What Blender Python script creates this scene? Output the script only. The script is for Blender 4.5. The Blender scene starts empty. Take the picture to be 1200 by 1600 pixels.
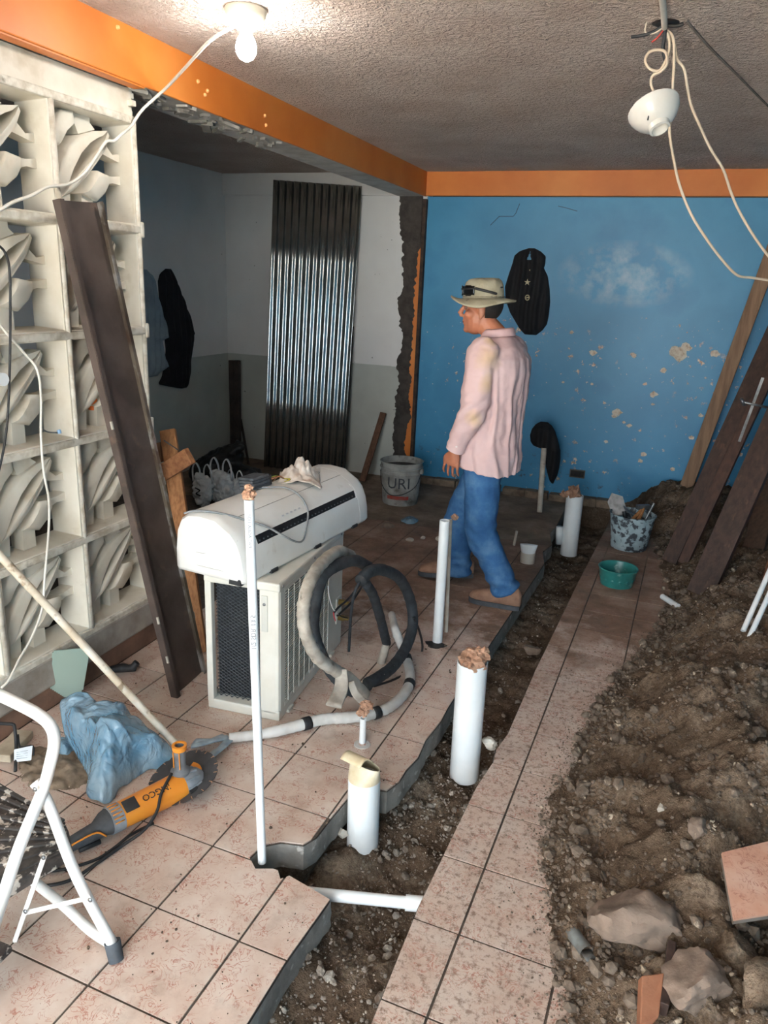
import bpy, bmesh, math, random
from mathutils import Vector, Matrix, noise
from mathutils.geometry import delaunay_2d_cdt

random.seed(7)
SC = bpy.context.scene
COL = SC.collection

# ---------------------------------------------------------------- camera, sky, light, exposure
CAM_Z = 1.6884
FPX = 1173.85                      # focal length in pixels of the 1200 x 1600 frame
RGT = Vector((0.9345818, 0.353397, 0.0408342))
DWN = Vector((0.1397567, -0.2591707, -0.9556666))
FWD = Vector((-0.3271467, 0.8988554, -0.2916058))
cam_data = bpy.data.cameras.new('camera')
cam_data.sensor_fit = 'VERTICAL'
cam_data.sensor_height = 36.0
cam_data.lens = FPX / 1600 * 36.0
cam_data.clip_start = 0.02
camera = bpy.data.objects.new('camera', cam_data)
COL.objects.link(camera)
camera.matrix_world = Matrix(((RGT.x, -DWN.x, -FWD.x, 0), (RGT.y, -DWN.y, -FWD.y, 0),
                              (RGT.z, -DWN.z, -FWD.z, CAM_Z), (0, 0, 0, 1)))
SC.camera = camera

world = bpy.data.worlds.new('sky'); SC.world = world
world.use_nodes = True
wn = world.node_tree
bg = wn.nodes['Background']
bg.inputs['Color'].default_value = (0.88, 0.95, 1.0, 1)     # even bright overcast sky
bg.inputs['Strength'].default_value = 10.0

def portal(name, loc, rot, sx, sy):
    l = bpy.data.lights.new(name, 'AREA'); l.shape = 'RECTANGLE'; l.size = sx; l.size_y = sy
    l.cycles.is_portal = True
    o = bpy.data.objects.new(name, l); COL.objects.link(o); o.location = loc; o.rotation_euler = rot
    return o
OPEN_X0, OPEN_X1, OPEN_Y, OPEN_Z = -2.05, 0.45, -1.3, 2.45   # the wide street door behind the camera
portal('doorway_portal', ((OPEN_X0+OPEN_X1)/2, OPEN_Y-0.02, OPEN_Z/2), (math.radians(90), 0, 0), OPEN_X1-OPEN_X0, OPEN_Z)

sun_data = bpy.data.lights.new('sun', 'SUN'); sun_data.energy = 105.0; sun_data.angle = 0.01; sun_data.color = (1.0, 0.95, 0.88)
sun = bpy.data.objects.new('sun', sun_data); COL.objects.link(sun)      # high midday sun on the street outside
sun.rotation_euler = (math.radians(-14), math.radians(8), 0)
SC.view_settings.view_transform = 'Standard'
SC.view_settings.look = 'None'
SC.view_settings.exposure = 0.2
SC.view_settings.gamma = 1.0
SC.view_settings.use_curve_mapping = False

# ---------------------------------------------------------------- helpers
def ray(px, py): return RGT*((px-600)/FPX) + DWN*((py-800)/FPX) + FWD
C0 = Vector((0, 0, CAM_Z))
def gz(px, py, z=0.0): d = ray(px, py); return C0 + d*((z-CAM_Z)/d.z)      # point seen there at height z
def gy(px, py, Y): d = ray(px, py); return C0 + d*(Y/d.y)                   # point seen there at depth Y
def gx(px, py, X): d = ray(px, py); return C0 + d*(X/d.x)
def V(*a): return Vector(a)

def spl(pts, n=8):
    """Catmull-Rom through the points"""
    P = [Vector(p) for p in pts]
    if len(P) < 3: return P
    out = []
    for i in range(len(P)-1):
        a = P[i-1] if i else P[0]*2-P[1]; b = P[i]; c = P[i+1]; d = P[i+2] if i+2 < len(P) else P[-1]*2-P[-2]
        for k in range(n):
            t = k/n
            out.append(0.5*((2*b)+(c-a)*t+(2*a-5*b+4*c-d)*t*t+(3*b-a-3*c+d)*t**3))
    out.append(P[-1]); return out
def lerp(a, b, t): return a+(b-a)*t
def ssm(a, b, x):
    t = max(0.0, min(1.0, (x-a)/(b-a))); return t*t*(3-2*t)
def interp(tab, x):
    if x <= tab[0][0]: return tab[0][1]
    for (x0, y0), (x1, y1) in zip(tab, tab[1:]):
        if x <= x1: return y0+(y1-y0)*(x-x0)/(x1-x0)
    return tab[-1][1]
def fbm(x, y, z=0.0, o=4, s=1.0):
    a = 0.0; w = 1.0
    for k in range(o):
        a += w*noise.noise(Vector((x*s, y*s, z*s+k*7.3))); w *= 0.5; s *= 2.03
    return a

WORLD = {}                     # object -> world matrix, kept by hand (nothing is evaluated here)
def wmat(o): return WORLD.get(o.name, Matrix())

class MB:
    def __init__(s): s.v = []; s.f = []
    def add(s, vs, fs):
        o = len(s.v); s.v += [Vector(v) for v in vs]; s.f += [tuple(o+i for i in f) for f in fs]; return s
    def box(s, c, d, M=None):
        c = Vector(c); h = Vector(d)*0.5
        vs = [Vector((sx*h.x, sy*h.y, sz*h.z)) for sx in (-1, 1) for sy in (-1, 1) for sz in (-1, 1)]
        vs = [(M @ p if M else p)+c for p in vs]
        return s.add(vs, [(0, 1, 3, 2), (4, 6, 7, 5), (0, 4, 5, 1), (2, 3, 7, 6), (0, 2, 6, 4), (1, 5, 7, 3)])
    def bar(s, a, b, w, h, up=(0, 0, 1)):
        a = Vector(a); b = Vector(b); d = (b-a); L = d.length; d.normalize()
        u = Vector(up); x = d.cross(u)
        if x.length < 1e-4: x = d.cross(Vector((0, 1, 0)))
        x.normalize(); y = x.cross(d)
        M = Matrix((x, d, y)).transposed()
        return s.box((a+b)/2, (w, L, h), M)
    def tube(s, pts, r, n=10, caps=True, flat=1.0, ref=None):
        P = [Vector(p) for p in pts]; k = len(P)
        R = r if isinstance(r, (list, tuple)) else [r]*k
        if len(R) != k: R = [interp([(i/(len(R)-1), R[i]) for i in range(len(R))], j/(k-1)) for j in range(k)]
        t = [(P[min(i+1, k-1)]-P[max(i-1, 0)]).normalized() for i in range(k)]
        u = Vector(ref) if ref is not None else (Vector((0, 0, 1)) if abs(t[0].z) < 0.9 else Vector((1, 0, 0)))
        vs = []
        for i in range(k):
            u = (u-t[i]*u.dot(t[i]))
            if u.length < 1e-5: u = t[i].orthogonal()
            u.normalize(); w = t[i].cross(u)
            for j in range(n):
                a = 2*math.pi*j/n; vs.append(P[i]+u*(math.cos(a)*R[i]*flat)+w*(math.sin(a)*R[i]))
        fs = [(i*n+j, i*n+(j+1) % n, (i+1)*n+(j+1) % n, (i+1)*n+j) for i in range(k-1) for j in range(n)]
        if caps: fs += [tuple(range(n-1, -1, -1)), tuple(range((k-1)*n, k*n))]
        return s.add(vs, fs)
    def lathe(s, prof, n=24, M=None, c=(0, 0, 0), arc=(0, 2*math.pi)):
        vs = []; c = Vector(c); full = abs(arc[1]-arc[0]-2*math.pi) < 1e-6
        m = n if full else n+1
        for r, z in prof:
            for j in range(m):
                a = arc[0]+(arc[1]-arc[0])*j/n
                p = Vector((r*math.cos(a), r*math.sin(a), z)); vs.append((M @ p if M else p)+c)
        fs = []
        for i in range(len(prof)-1):
            for j in range(n):
                fs.append((i*m+j, i*m+(j+1) % m, (i+1)*m+(j+1) % m, (i+1)*m+j))
        return s.add(vs, fs)
    def prism(s, poly, z0, z1, M=None, c=(0, 0, 0), taper=0.0):
        """polygon in xy extruded from z0 to z1 (taper shrinks the z1 end)"""
        c = Vector(c); n = len(poly)
        cx = sum(p[0] for p in poly)/n; cy = sum(p[1] for p in poly)/n
        vs = [Vector((x, y, z0)) for x, y in poly]+[Vector((x+(cx-x)*taper, y+(cy-y)*taper, z1)) for x, y in poly]
        vs = [(M @ p if M else p)+c for p in vs]
        fs = [tuple(range(n-1, -1, -1)), tuple(range(n, 2*n))]+[(i, (i+1) % n, n+(i+1) % n, n+i) for i in range(n)]
        return s.add(vs, fs)
    def loft(s, rings, caps=True):
        n = len(rings[0]); vs = [p for r in rings for p in r]
        fs = [(i*n+j, i*n+(j+1) % n, (i+1)*n+(j+1) % n, (i+1)*n+j) for i in range(len(rings)-1) for j in range(n)]
        if caps: fs += [tuple(range(n-1, -1, -1)), tuple(range((len(rings)-1)*n, len(rings)*n))]
        return s.add(vs, fs)
    def grid(s, fn, nu, nv):
        vs = [fn(i/nu, j/nv) for j in range(nv+1) for i in range(nu+1)]
        return s.add(vs, [(j*(nu+1)+i, j*(nu+1)+i+1, (j+1)*(nu+1)+i+1, (j+1)*(nu+1)+i) for j in range(nv) for i in range(nu)])
    def sheet(s, fn, nu, nv, th):
        """a grid with thickness th"""
        P = [[Vector(fn(i/nu, j/nv)) for i in range(nu+1)] for j in range(nv+1)]
        N = []
        for j in range(nv+1):
            for i in range(nu+1):
                a = P[j][min(i+1, nu)]-P[j][max(i-1, 0)]; b = P[min(j+1, nv)][i]-P[max(j-1, 0)][i]
                N.append(a.cross(b).normalized())
        f = [P[j][i] for j in range(nv+1) for i in range(nu+1)]
        m = len(f); w = nu+1
        vs = [p+n*(th/2) for p, n in zip(f, N)]+[p-n*(th/2) for p, n in zip(f, N)]
        fs = []
        for j in range(nv):
            for i in range(nu):
                a = j*w+i; fs.append((a, a+1, a+w+1, a+w)); fs.append((m+a, m+a+w, m+a+w+1, m+a+1))
        for i in range(nu):
            fs.append((i, m+i, m+i+1, i+1)); a = nv*w+i; fs.append((a, a+1, m+a+1, m+a))
        for j in range(nv):
            a = j*w; fs.append((a, a+w, m+a+w, m+a)); a = j*w+nu; fs.append((a, m+a, m+a+w, a+w))
        return s.add(vs, fs)
    def mesh(s, name):
        me = bpy.data.meshes.new(name); me.from_pydata([tuple(v) for v in s.v], [], s.f); me.update(); return me
    def build(s, name, mat, parent=None, smooth=False, bevel=0.0, local=False, recalc=True, seg=2, loc=None):
        """one mesh object; vertices are given in world space unless local"""
        M = wmat(parent) if parent else Matrix()
        if not local:
            if parent: I = M.inverted(); s.v = [I @ v for v in s.v]; L = Vector((0, 0, 0))
            else:
                if loc is None:
                    xs = [v.x for v in s.v]; ys = [v.y for v in s.v]; zs = [v.z for v in s.v]
                    loc = ((min(xs)+max(xs))/2, (min(ys)+max(ys))/2, min(zs))
                L = Vector(loc); s.v = [v-L for v in s.v]
        else: L = Vector(loc) if loc is not None else Vector((0, 0, 0))
        me = s.mesh(name)
        if recalc:
            bm = bmesh.new(); bm.from_mesh(me); bmesh.ops.recalc_face_normals(bm, faces=bm.faces); bm.to_mesh(me); bm.free()
        o = bpy.data.objects.new(name, me); COL.objects.link(o)
        o.location = L
        if parent: o.parent = parent
        WORLD[o.name] = M @ Matrix.Translation(L)
        if mat: me.materials.append(mat)
        if smooth:
            for p in me.polygons: p.use_smooth = True
            if smooth != True: me.set_sharp_from_angle(angle=math.radians(smooth))
        if bevel:
            b = o.modifiers.new('bevel', 'BEVEL'); b.width = bevel; b.segments = seg; b.limit_method = 'ANGLE'; b.angle_limit = math.radians(35)
        return o

def tag(o, label=None, cat=None, group=None, kind=None):
    if label: o['label'] = label
    if cat: o['category'] = cat
    if group: o['group'] = group
    if kind: o['kind'] = kind
    return o
def thing(name, label, cat, loc=(0, 0, 0), rz=0.0, group=None, kind=None, rot=None):
    o = bpy.data.objects.new(name, None); COL.objects.link(o); o.empty_display_size = 0.05
    o.location = loc; o.rotation_euler = rot if rot else (0, 0, rz)
    WORLD[o.name] = Matrix.Translation(Vector(loc)) @ o.rotation_euler.to_matrix().to_4x4()
    return tag(o, label, cat, group, kind)
def sub(name, parent):
    """an empty part that carries sub-parts"""
    o = bpy.data.objects.new(name, None); COL.objects.link(o); o.parent = parent; WORLD[o.name] = wmat(parent).copy(); return o

def solid(mbs, voxel, smooth_it=4, fn=None):
    """join closed shells into one continuous surface; returns an MB"""
    m = MB()
    for b in mbs: m.add(b.v, b.f)
    me = m.mesh('tmp')
    bm = bmesh.new(); bm.from_mesh(me); bmesh.ops.recalc_face_normals(bm, faces=bm.faces); bm.to_mesh(me); bm.free()
    o = bpy.data.objects.new('tmp', me); COL.objects.link(o)
    r = o.modifiers.new('r', 'REMESH'); r.mode = 'VOXEL'; r.voxel_size = voxel
    if smooth_it:
        k = o.modifiers.new('s', 'SMOOTH'); k.factor = 0.5; k.iterations = smooth_it
    dg = bpy.context.evaluated_depsgraph_get(); ev = o.evaluated_get(dg); em = ev.to_mesh()
    out = MB(); nrm = [v.normal.copy() for v in em.vertices]
    out.v = [v.co.copy() for v in em.vertices]; out.f = [tuple(p.vertices) for p in em.polygons]
    ev.to_mesh_clear(); bpy.data.objects.remove(o); bpy.data.meshes.remove(me)
    if fn: out.v = [v+n*fn(v, n) for v, n in zip(out.v, nrm)]
    return out

def text_mb(txt, size, M, extrude=0.0006):
    c = bpy.data.curves.new('t', 'FONT'); c.body = txt; c.size = size; c.extrude = extrude
    c.align_x = 'CENTER'; c.align_y = 'CENTER'; c.resolution_u = 2
    o = bpy.data.objects.new('t', c); COL.objects.link(o)
    dg = bpy.context.evaluated_depsgraph_get(); me = o.evaluated_get(dg).to_mesh()
    m = MB(); m.v = [M @ v.co for v in me.vertices]; m.f = [tuple(p.vertices) for p in me.polygons]
    o.evaluated_get(dg).to_mesh_clear(); bpy.data.objects.remove(o); bpy.data.curves.remove(c)
    return m

def frame(o, x, y, z): # matrix from origin and axes
    x = Vector(x); y = Vector(y); z = Vector(z); o = Vector(o)
    return Matrix(((x.x, y.x, z.x, o.x), (x.y, y.y, z.y, o.y), (x.z, y.z, z.z, o.z), (0, 0, 0, 1)))

def ellring(c, ax, ay, rx, ry, n=16):
    c = Vector(c); ax = Vector(ax); ay = Vector(ay)
    return [c+ax*(rx*math.cos(2*math.pi*i/n))+ay*(ry*math.sin(2*math.pi*i/n)) for i in range(n)]

# ---------------------------------------------------------------- materials
def lin(h):
    h = h.lstrip('#'); c = [int(h[i:i+2], 16)/255 for i in (0, 2, 4)]
    return tuple((x/12.92 if x <= 0.04045 else ((x+0.055)/1.055)**2.4) for x in c)+(1.0,)
class NT:
    """tiny node-tree writer"""
    def __init__(s, name):
        s.m = bpy.data.materials.new(name); s.m.use_nodes = True; s.t = s.m.node_tree; s.n = s.t.nodes
        s.b = s.n['Principled BSDF']
    def new(s, ty, **kw):
        x = s.n.new(ty)
        for k, v in kw.items(): setattr(x, k, v)
        return x
    def link(s, a, b): s.t.links.new(a, b)
    def coord(s, kind='Object', scale=(1, 1, 1), rot=(0, 0, 0)):
        if kind == 'World': src = s.new('ShaderNodeNewGeometry').outputs['Position']
        else: src = s.new('ShaderNodeTexCoord').outputs[kind]
        mp = s.new('ShaderNodeMapping'); mp.inputs['Scale'].default_value = scale; mp.inputs['Rotation'].default_value = rot
        s.link(src, mp.inputs['Vector']); return mp.outputs[0]
    def noise(s, co, scale, detail=4, rough=0.55, dist=0.0):
        x = s.new('ShaderNodeTexNoise'); x.inputs['Scale'].default_value = scale; x.inputs['Detail'].default_value = detail
        x.inputs['Roughness'].default_value = rough; x.inputs['Distortion'].default_value = dist
        s.link(co, x.inputs['Vector']); return x.outputs['Fac']
    def voro(s, co, scale, feat='F1', out='Distance', rnd=1.0):
        x = s.new('ShaderNodeTexVoronoi'); x.feature = feat; x.inputs['Scale'].default_value = scale; x.inputs['Randomness'].default_value = rnd
        s.link(co, x.inputs['Vector']); return x.outputs[out]
    def ramp(s, fac, stops):
        x = s.new('ShaderNodeValToRGB'); e = x.color_ramp.elements
        while len(e) < len(stops): e.new(0.5)
        for el, (p, c) in zip(e, stops):
            el.position = p; el.color = c if isinstance(c, tuple) else ((c, c, c, 1) if not isinstance(c, str) else lin(c))
        s.link(fac, x.inputs[0]); return x.outputs[0]
    def mix(s, fac, a, b, mode='MIX'):
        x = s.new('ShaderNodeMix', data_type='RGBA', blend_type=mode)
        for sock, v in ((x.inputs[0], fac), (x.inputs[6], a), (x.inputs[7], b)):
            if isinstance(v, bpy.types.NodeSocket): s.link(v, sock)
            elif isinstance(v, str): sock.default_value = lin(v)
            else: sock.default_value = v
        return x.outputs[2]
    def math(s, op, a, b=0.0, c=None):
        x = s.new('ShaderNodeMath', operation=op)
        for sock, v in zip(x.inputs, (a, b, c if c is not None else 0.0)):
            if isinstance(v, bpy.types.NodeSocket): s.link(v, sock)
            else: sock.default_value = v
        return x.outputs[0]
    def sep(s, co):
        x = s.new('ShaderNodeSeparateXYZ'); s.link(co, x.inputs[0]); return x.outputs
    def bump(s, h, strength=0.3, dist=0.01):
        x = s.new('ShaderNodeBump'); x.inputs['Strength'].default_value = strength; x.inputs['Distance'].default_value = dist
        s.link(h, x.inputs['Height']); s.link(x.outputs[0], s.b.inputs['Normal'])
    def out(s, color=None, rough=0.6, metal=0.0, spec=None):
        if color is not None:
            if isinstance(color, bpy.types.NodeSocket): s.link(color, s.b.inputs['Base Color'])
            else: s.b.inputs['Base Color'].default_value = lin(color) if isinstance(color, str) else color
        if isinstance(rough, bpy.types.NodeSocket): s.link(rough, s.b.inputs['Roughness'])
        else: s.b.inputs['Roughness'].default_value = rough
        s.b.inputs['Metallic'].default_value = metal
        if spec is not None: s.b.inputs['Specular IOR Level'].default_value = spec
        return s.m
def pm(name, c1, c2=None, scale=8.0, rough=0.6, metal=0.0, lo=0.4, hi=0.65, bump=0.0, bscale=60.0, stretch=(1, 1, 1), kind='Object', spec=None, bdist=0.004, c3=None, s3=40.0, lo3=0.6, hi3=0.7):
    """two- or three-tone noisy paint"""
    t = NT(name); co = t.coord(kind, stretch); col = c1
    if c2: col = t.ramp(t.noise(co, scale, 5), [(lo, c1), (hi, c2)])
    if c3: col = t.mix(t.ramp(t.noise(co, s3, 4), [(lo3, 0.0), (hi3, 1.0)]), col, c3)
    if bump: t.bump(t.noise(co, bscale, 5), bump, bdist)
    return t.out(col, rough, metal, spec)

# ---------------------------------------------------------------- materials of the setting
def mat_ceiling():
    t = NT('popcorn_plaster'); co = t.coord('World')
    n1 = t.noise(co, 40, 4, 0.62, 0.9); n2 = t.noise(co, 3.0, 3)
    col = t.mix(t.ramp(n2, [(0.35, 0.0), (0.7, 1.0)]), '#E8D6CB', '#D8C2B5')
    h = t.math('ADD', t.ramp(n1, [(0.38, 0.0), (0.62, 1.0)]), t.math('MULTIPLY', t.noise(co, 150, 3), 0.35))
    t.bump(h, 1.0, 0.022); return t.out(col, 0.92, spec=0.15)
def mat_blue():
    t = NT('blue_wall_paint'); co = t.coord('World'); x, y, z = t.sep(co)
    col = t.ramp(t.noise(co, 1.7, 5), [(0.3, '#2F80AC'), (0.55, '#3C8DB8'), (0.75, '#2877A8')])
    # dusty wiped patch high on the wall
    dx = t.math('DIVIDE', t.math('SUBTRACT', x, -0.42), 0.52); dz = t.math('DIVIDE', t.math('SUBTRACT', z, 1.82), 0.26)
    r = t.math('ADD', t.math('MULTIPLY', dx, dx), t.math('MULTIPLY', dz, dz))
    m = t.math('MULTIPLY', t.ramp(r, [(0.15, 1.0), (1.0, 0.0)]), t.ramp(t.noise(co, 6, 5, 0.65), [(0.42, 0.0), (0.72, 0.75)]))
    col = t.mix(m, col, '#B9D2DC')
    # flaked spots down to the plaster, on the right half and low down
    reg = t.math('MULTIPLY', t.ramp(t.noise(co, 2.1, 2), [(0.46, 0.0), (0.56, 1.0)]), t.math('LESS_THAN', z, 1.52))
    ch = t.math('MULTIPLY', t.ramp(t.noise(co, 17, 4, 0.6), [(0.63, 0.0), (0.645, 1.0)]), reg)
    col = t.mix(ch, col, t.ramp(t.noise(co, 60, 3), [(0.4, '#D6CFC0'), (0.6, '#A08468')]))
    sp = t.math('MULTIPLY', t.ramp(t.noise(co, 42, 3), [(0.715, 0.0), (0.73, 1.0)]), t.math('GREATER_THAN', 1.5, z))
    col = t.mix(sp, col, '#D2CBBE')
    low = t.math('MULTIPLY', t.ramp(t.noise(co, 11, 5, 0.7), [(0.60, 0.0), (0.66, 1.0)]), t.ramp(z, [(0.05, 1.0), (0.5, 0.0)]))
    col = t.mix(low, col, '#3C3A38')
    t.bump(t.noise(co, 14, 5), 0.25, 0.006); return t.out(col, 0.45)
def mat_white_wall():
    t = NT('white_wall_paint'); co = t.coord('World'); z = t.sep(co)[2]
    up = t.ramp(t.noise(co, 2.2, 5), [(0.3, '#E4E1DD'), (0.65, '#EFEDE9')])
    dn = t.ramp(t.noise(co, 3.1, 5), [(0.3, '#B4B6AE'), (0.7, '#C4C7BE')])
    col = t.mix(t.math('LESS_THAN', z, 0.992), up, dn)
    t.bump(t.noise(co, 9, 4), 0.15, 0.005)
    sp = t.ramp(t.noise(co, 30, 2), [(0.76, 0.0), (0.77, 1.0)]); col = t.mix(sp, col, '#5A5854')
    return t.out(col, 0.6)
def mat_tile(name, dirty, base3=('#D2C4B8', '#C8B4A6', '#B9A091')):
    t = NT(name); co = t.coord('World'); x, y, z = t.sep(co)
    base = t.ramp(t.noise(co, 9, 4, 0.6), [(0.3, base3[0]), (0.55, base3[1]), (0.75, base3[2])])
    w = t.noise(co, 26, 3, 0.5, 2.2)
    band = t.math('ABSOLUTE', t.math('SUBTRACT', w, 0.5))
    line = t.math('MULTIPLY', t.ramp(band, [(0.008, 1.0), (0.034, 0.0)]), t.ramp(t.noise(co, 15, 3), [(0.42, 0.0), (0.56, 0.9)]))
    col = t.mix(line, base, '#A8705F')
    sp = t.ramp(t.noise(co, 95, 3, 0.7), [(0.66, 0.0), (0.71, 0.8)]); col = t.mix(sp, col, '#7A5A4C')
    d = t.noise(co, 5.5, 6, 0.68)
    yy = t.math('ADD', y, t.math('MULTIPLY', t.math('SUBTRACT', d, 0.5), 2.6))
    far = t.ramp(t.math('DIVIDE', yy, 8.0), [(0.385, 0.0), (0.47, 0.88)])
    if dirty:
        heap = t.ramp(t.math('ADD', x, t.math('MULTIPLY', d, 0.9)), [(0.35, 0.0), (0.70, 0.85)])
        far = t.math('MAXIMUM', far, heap)
        far = t.math('MAXIMUM', far, t.ramp(t.noise(co, 48, 5, 0.75), [(0.50, 0.10), (0.62, 0.75)]))
    else:
        far = t.math('MAXIMUM', far, t.ramp(d, [(0.55, 0.0), (0.75, 0.45)]))
    dirt = t.ramp(t.noise(co, 3.7, 6, 0.7), [(0.34, '#55402F'), (0.5, '#7B5E4B'), (0.66, '#9A8373')])
    col = t.mix(far, col, dirt)
    t.bump(t.noise(co, 120, 3), 0.08, 0.002)
    return t.out(col, t.ramp(far, [(0.0, 0.33), (0.8, 0.85)]))
def mat_soil(name, a='#4A3829', b='#6E5743', c='#94806C'):
    t = NT(name); co = t.coord('World')
    col = t.ramp(t.noise(co, 4.5, 8, 0.66), [(0.30, a), (0.5, b), (0.68, c)])
    g = t.noise(co, 70, 5, 0.7); col = t.mix(t.ramp(g, [(0.35, 0.55), (0.55, 0.0)]), col, '#3A2C21')
    col = t.mix(t.ramp(t.noise(co, 160, 3), [(0.66, 0.0), (0.72, 0.6)]), col, '#B7A793')
    t.bump(t.math('ADD', g, t.math('MULTIPLY', t.noise(co, 210, 3), 0.5)), 0.9, 0.012); return t.out(col, 0.97, spec=0.1)
M_CEIL = mat_ceiling(); M_BLUE = mat_blue(); M_WHITE = mat_white_wall()
M_TILE = mat_tile('pink_marbled_tile', False); M_TILE_D = mat_tile('dusty_marbled_tile', True)
M_SOIL = mat_soil('trench_soil', '#4A3C30', '#6A5B4D', '#928576'); M_HEAP = mat_soil('heap_soil', '#4C3E32', '#6E5D4D', '#9A8876')
M_ORANGE = pm('orange_paint', '#D07A30', '#C66D26', 3.0, 0.5, bump=0.12, bscale=20, kind='World', c3='#D98C44', s3=1.3, lo3=0.5, hi3=0.75)
M_CONC = pm('raw_concrete', '#8A8781', '#6F6C67', 12, 0.9, bump=0.5, bscale=70, kind='World', c3='#A9A6A0', s3=30)
M_GREYW = pm('greyish_plaster', '#C9C7C3', '#ADABA6', 9, 0.85, bump=0.4, bscale=50, kind='World')
def mat_grout():
    t = NT('dusty_grout'); co = t.coord('World'); y = t.sep(co)[1]
    col = t.ramp(t.noise(co, 30, 4), [(.4, '#5B5148'), (.65, '#463C34')])
    d = t.ramp(t.noise(co, 3.3, 7, .7), [(.3, '#5A4A3C'), (.5, '#7C6B5A'), (.68, '#9A8B7B')])
    col = t.mix(t.ramp(y, [(.0, 0.0), (1.0, 1.0)]) if False else t.math('GREATER_THAN', y, 4.9), col, d)
    t.bump(t.noise(co, 45, 6, .7), .6, .012); return t.out(col, .95)
M_GROUT = mat_grout()
M_MORTAR = pm('wet_mortar', '#4A4440', '#38332F', 14, 0.95, bump=0.8, bscale=45, kind='World', bdist=0.01)
M_BLOCKW = pm('cream_block_paint', '#DDD7C9', '#CFC7B6', 6, 0.62, bump=0.25, bscale=40, kind='World', c3='#B5A88F', s3=7, lo3=0.60, hi3=0.82)
M_JOINT = pm('old_white_joint', '#DAD5C8', '#B6AD9B', 22, 0.7, bump=0.4, bscale=60, kind='World', c3='#8C8271', s3=14, lo3=0.62, hi3=0.75)

# ---------------------------------------------------------------- room shell
XR, YB, ZC, XL = 1.35, 6.28, 2.555, -3.93
XBEAM, ZBEAM = -2.037, 2.372
def struct(mb, name, mat, parent=None, **k): 
    o = mb.build(name, mat, parent, **k)
    return tag(o, kind='structure') if parent is None else o

o = struct(MB().box(((XL+XR)/2, (YB+OPEN_Y)/2, ZC+0.06), (XR-XL+0.4, YB-OPEN_Y+0.4, 0.12)), 'ceiling', M_CEIL)
tag(o, 'rough pinkish grey popcorn plaster ceiling', 'ceiling')
# old conduit groove in the ceiling
grv = MB().tube(spl([gz(1072, 32, 2.552), gz(1110, 75, 2.552), gz(1150, 115, 2.552), gz(1210, 175, 2.552), gz(1330, 290, 2.552)], 6), 0.0045, 6)
grv.build('conduit_groove', pm('old_grey_conduit', '#857870', '#6B5F57', 12, 0.9), o)

wb = struct(MB().box(((-2.02+XR)/2, YB+0.08, ZBEAM/2-0.3), (XR+2.02, 0.16, ZBEAM+0.6)), 'wall_back', M_BLUE)
tag(wb, 'blue painted back wall with flaking spots behind the man', 'wall')
M_CHIP = pm('bare_plaster', '#D8D0C0', '#A98F74', 40, .9, lo=.45, hi=.7, kind='World')
random.seed(3)
for px, py, r in ((1062, 553, 15), (1072, 543, 10), (1055, 548, 9), (1022, 616, 7), (1037, 579, 6), (964, 644, 9), (960, 650, 6), (983, 665, 5), (927, 551, 7), (990, 555, 6), (1081, 684, 5), (1095, 649, 5), (1051, 733, 5), (1020, 632, 3), (975, 660, 3), (880, 597, 3), (893, 519, 4), (925, 600, 3), (1008, 600, 4), (947, 690, 4), (1117, 553, 8), (1005, 710, 6), (1000, 720, 5)):
    c_ = gy(px, py, YB-.0015); r *= .0047; n_ = 11
    MB().prism([(r*random.uniform(.55, 1.15)*math.cos(2*math.pi*i/n_), r*.8*random.uniform(.5, 1.1)*math.sin(2*math.pi*i/n_)) for i in range(n_)], -.002, .0015, Matrix(((1, 0, 0), (0, 0, -1), (0, 1, 0))), c_).build('flaked_patch', M_CHIP, wb)
for cr in ([(812, 318), (806, 333), (802, 338), (780, 338), (766, 352)], [(872, 322), (885, 325), (902, 330)]):
    MB().tube([gy(x, y, YB-.0005) for x, y in cr], .0022, 5).build('hairline_crack', pm('crack_dark', '#2F4656') if 'crack_dark' not in bpy.data.materials else bpy.data.materials['crack_dark'], wb)
MB().box((-.45, YB-.02, -.17), (.62, .05, .35)).build('footing', M_SOIL, wb)
tr = struct(MB().box(((XBEAM+XR)/2, YB+0.06, (ZBEAM+ZC)/2+0.004), (XR-XBEAM, 0.17, ZC-ZBEAM)), 'trim_1', M_ORANGE, bevel=0.004)
tag(tr, 'flat orange beam along the top of the blue wall', 'beam')
MB().box(((XBEAM+XR)/2+0.03, YB-0.004, ZBEAM+0.002), (XR-XBEAM-0.06, 0.012, 0.008)).build('painted_shade_strip', pm('painted_beam_shade', '#3A2A22'), tr)  # dark strip painted in as the shade line under the beam
wl = struct(MB().box(((XL-2.02)/2-0.1, YB+0.08, ZC/2-0.05), (-2.02-XL+0.2, 0.16, ZC+0.1)), 'wall_back_left', M_WHITE)
tag(wl, 'white back wall of the side room with grey-green lower half', 'wall')
MB().box(((XL-2.26)/2, YB-0.015, (2.378+ZC)/2), (-2.26-XL, 0.05, ZC-2.378)).build('ledge_beam', M_WHITE, wl, bevel=0.004)
ws = struct(MB().box((XL-0.08, (YB+OPEN_Y)/2, ZC/2-0.05), (0.16, YB-OPEN_Y+0.3, ZC+0.1)), 'wall_left', M_WHITE)
tag(ws, 'white side wall where the shirt and black jacket hang', 'wall')
wr = struct(MB().box((XR+0.08, (YB+OPEN_Y)/2, ZC/2-0.05), (0.16, YB-OPEN_Y+0.3, ZC+0.1)), 'wall_right', M_BLUE)
tag(wr, 'blue right wall that the planks lean on', 'wall')
fw = MB().box(((XL+OPEN_X0)/2, OPEN_Y-0.08, ZC/2), (OPEN_X0-XL, 0.16, ZC))
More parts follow.
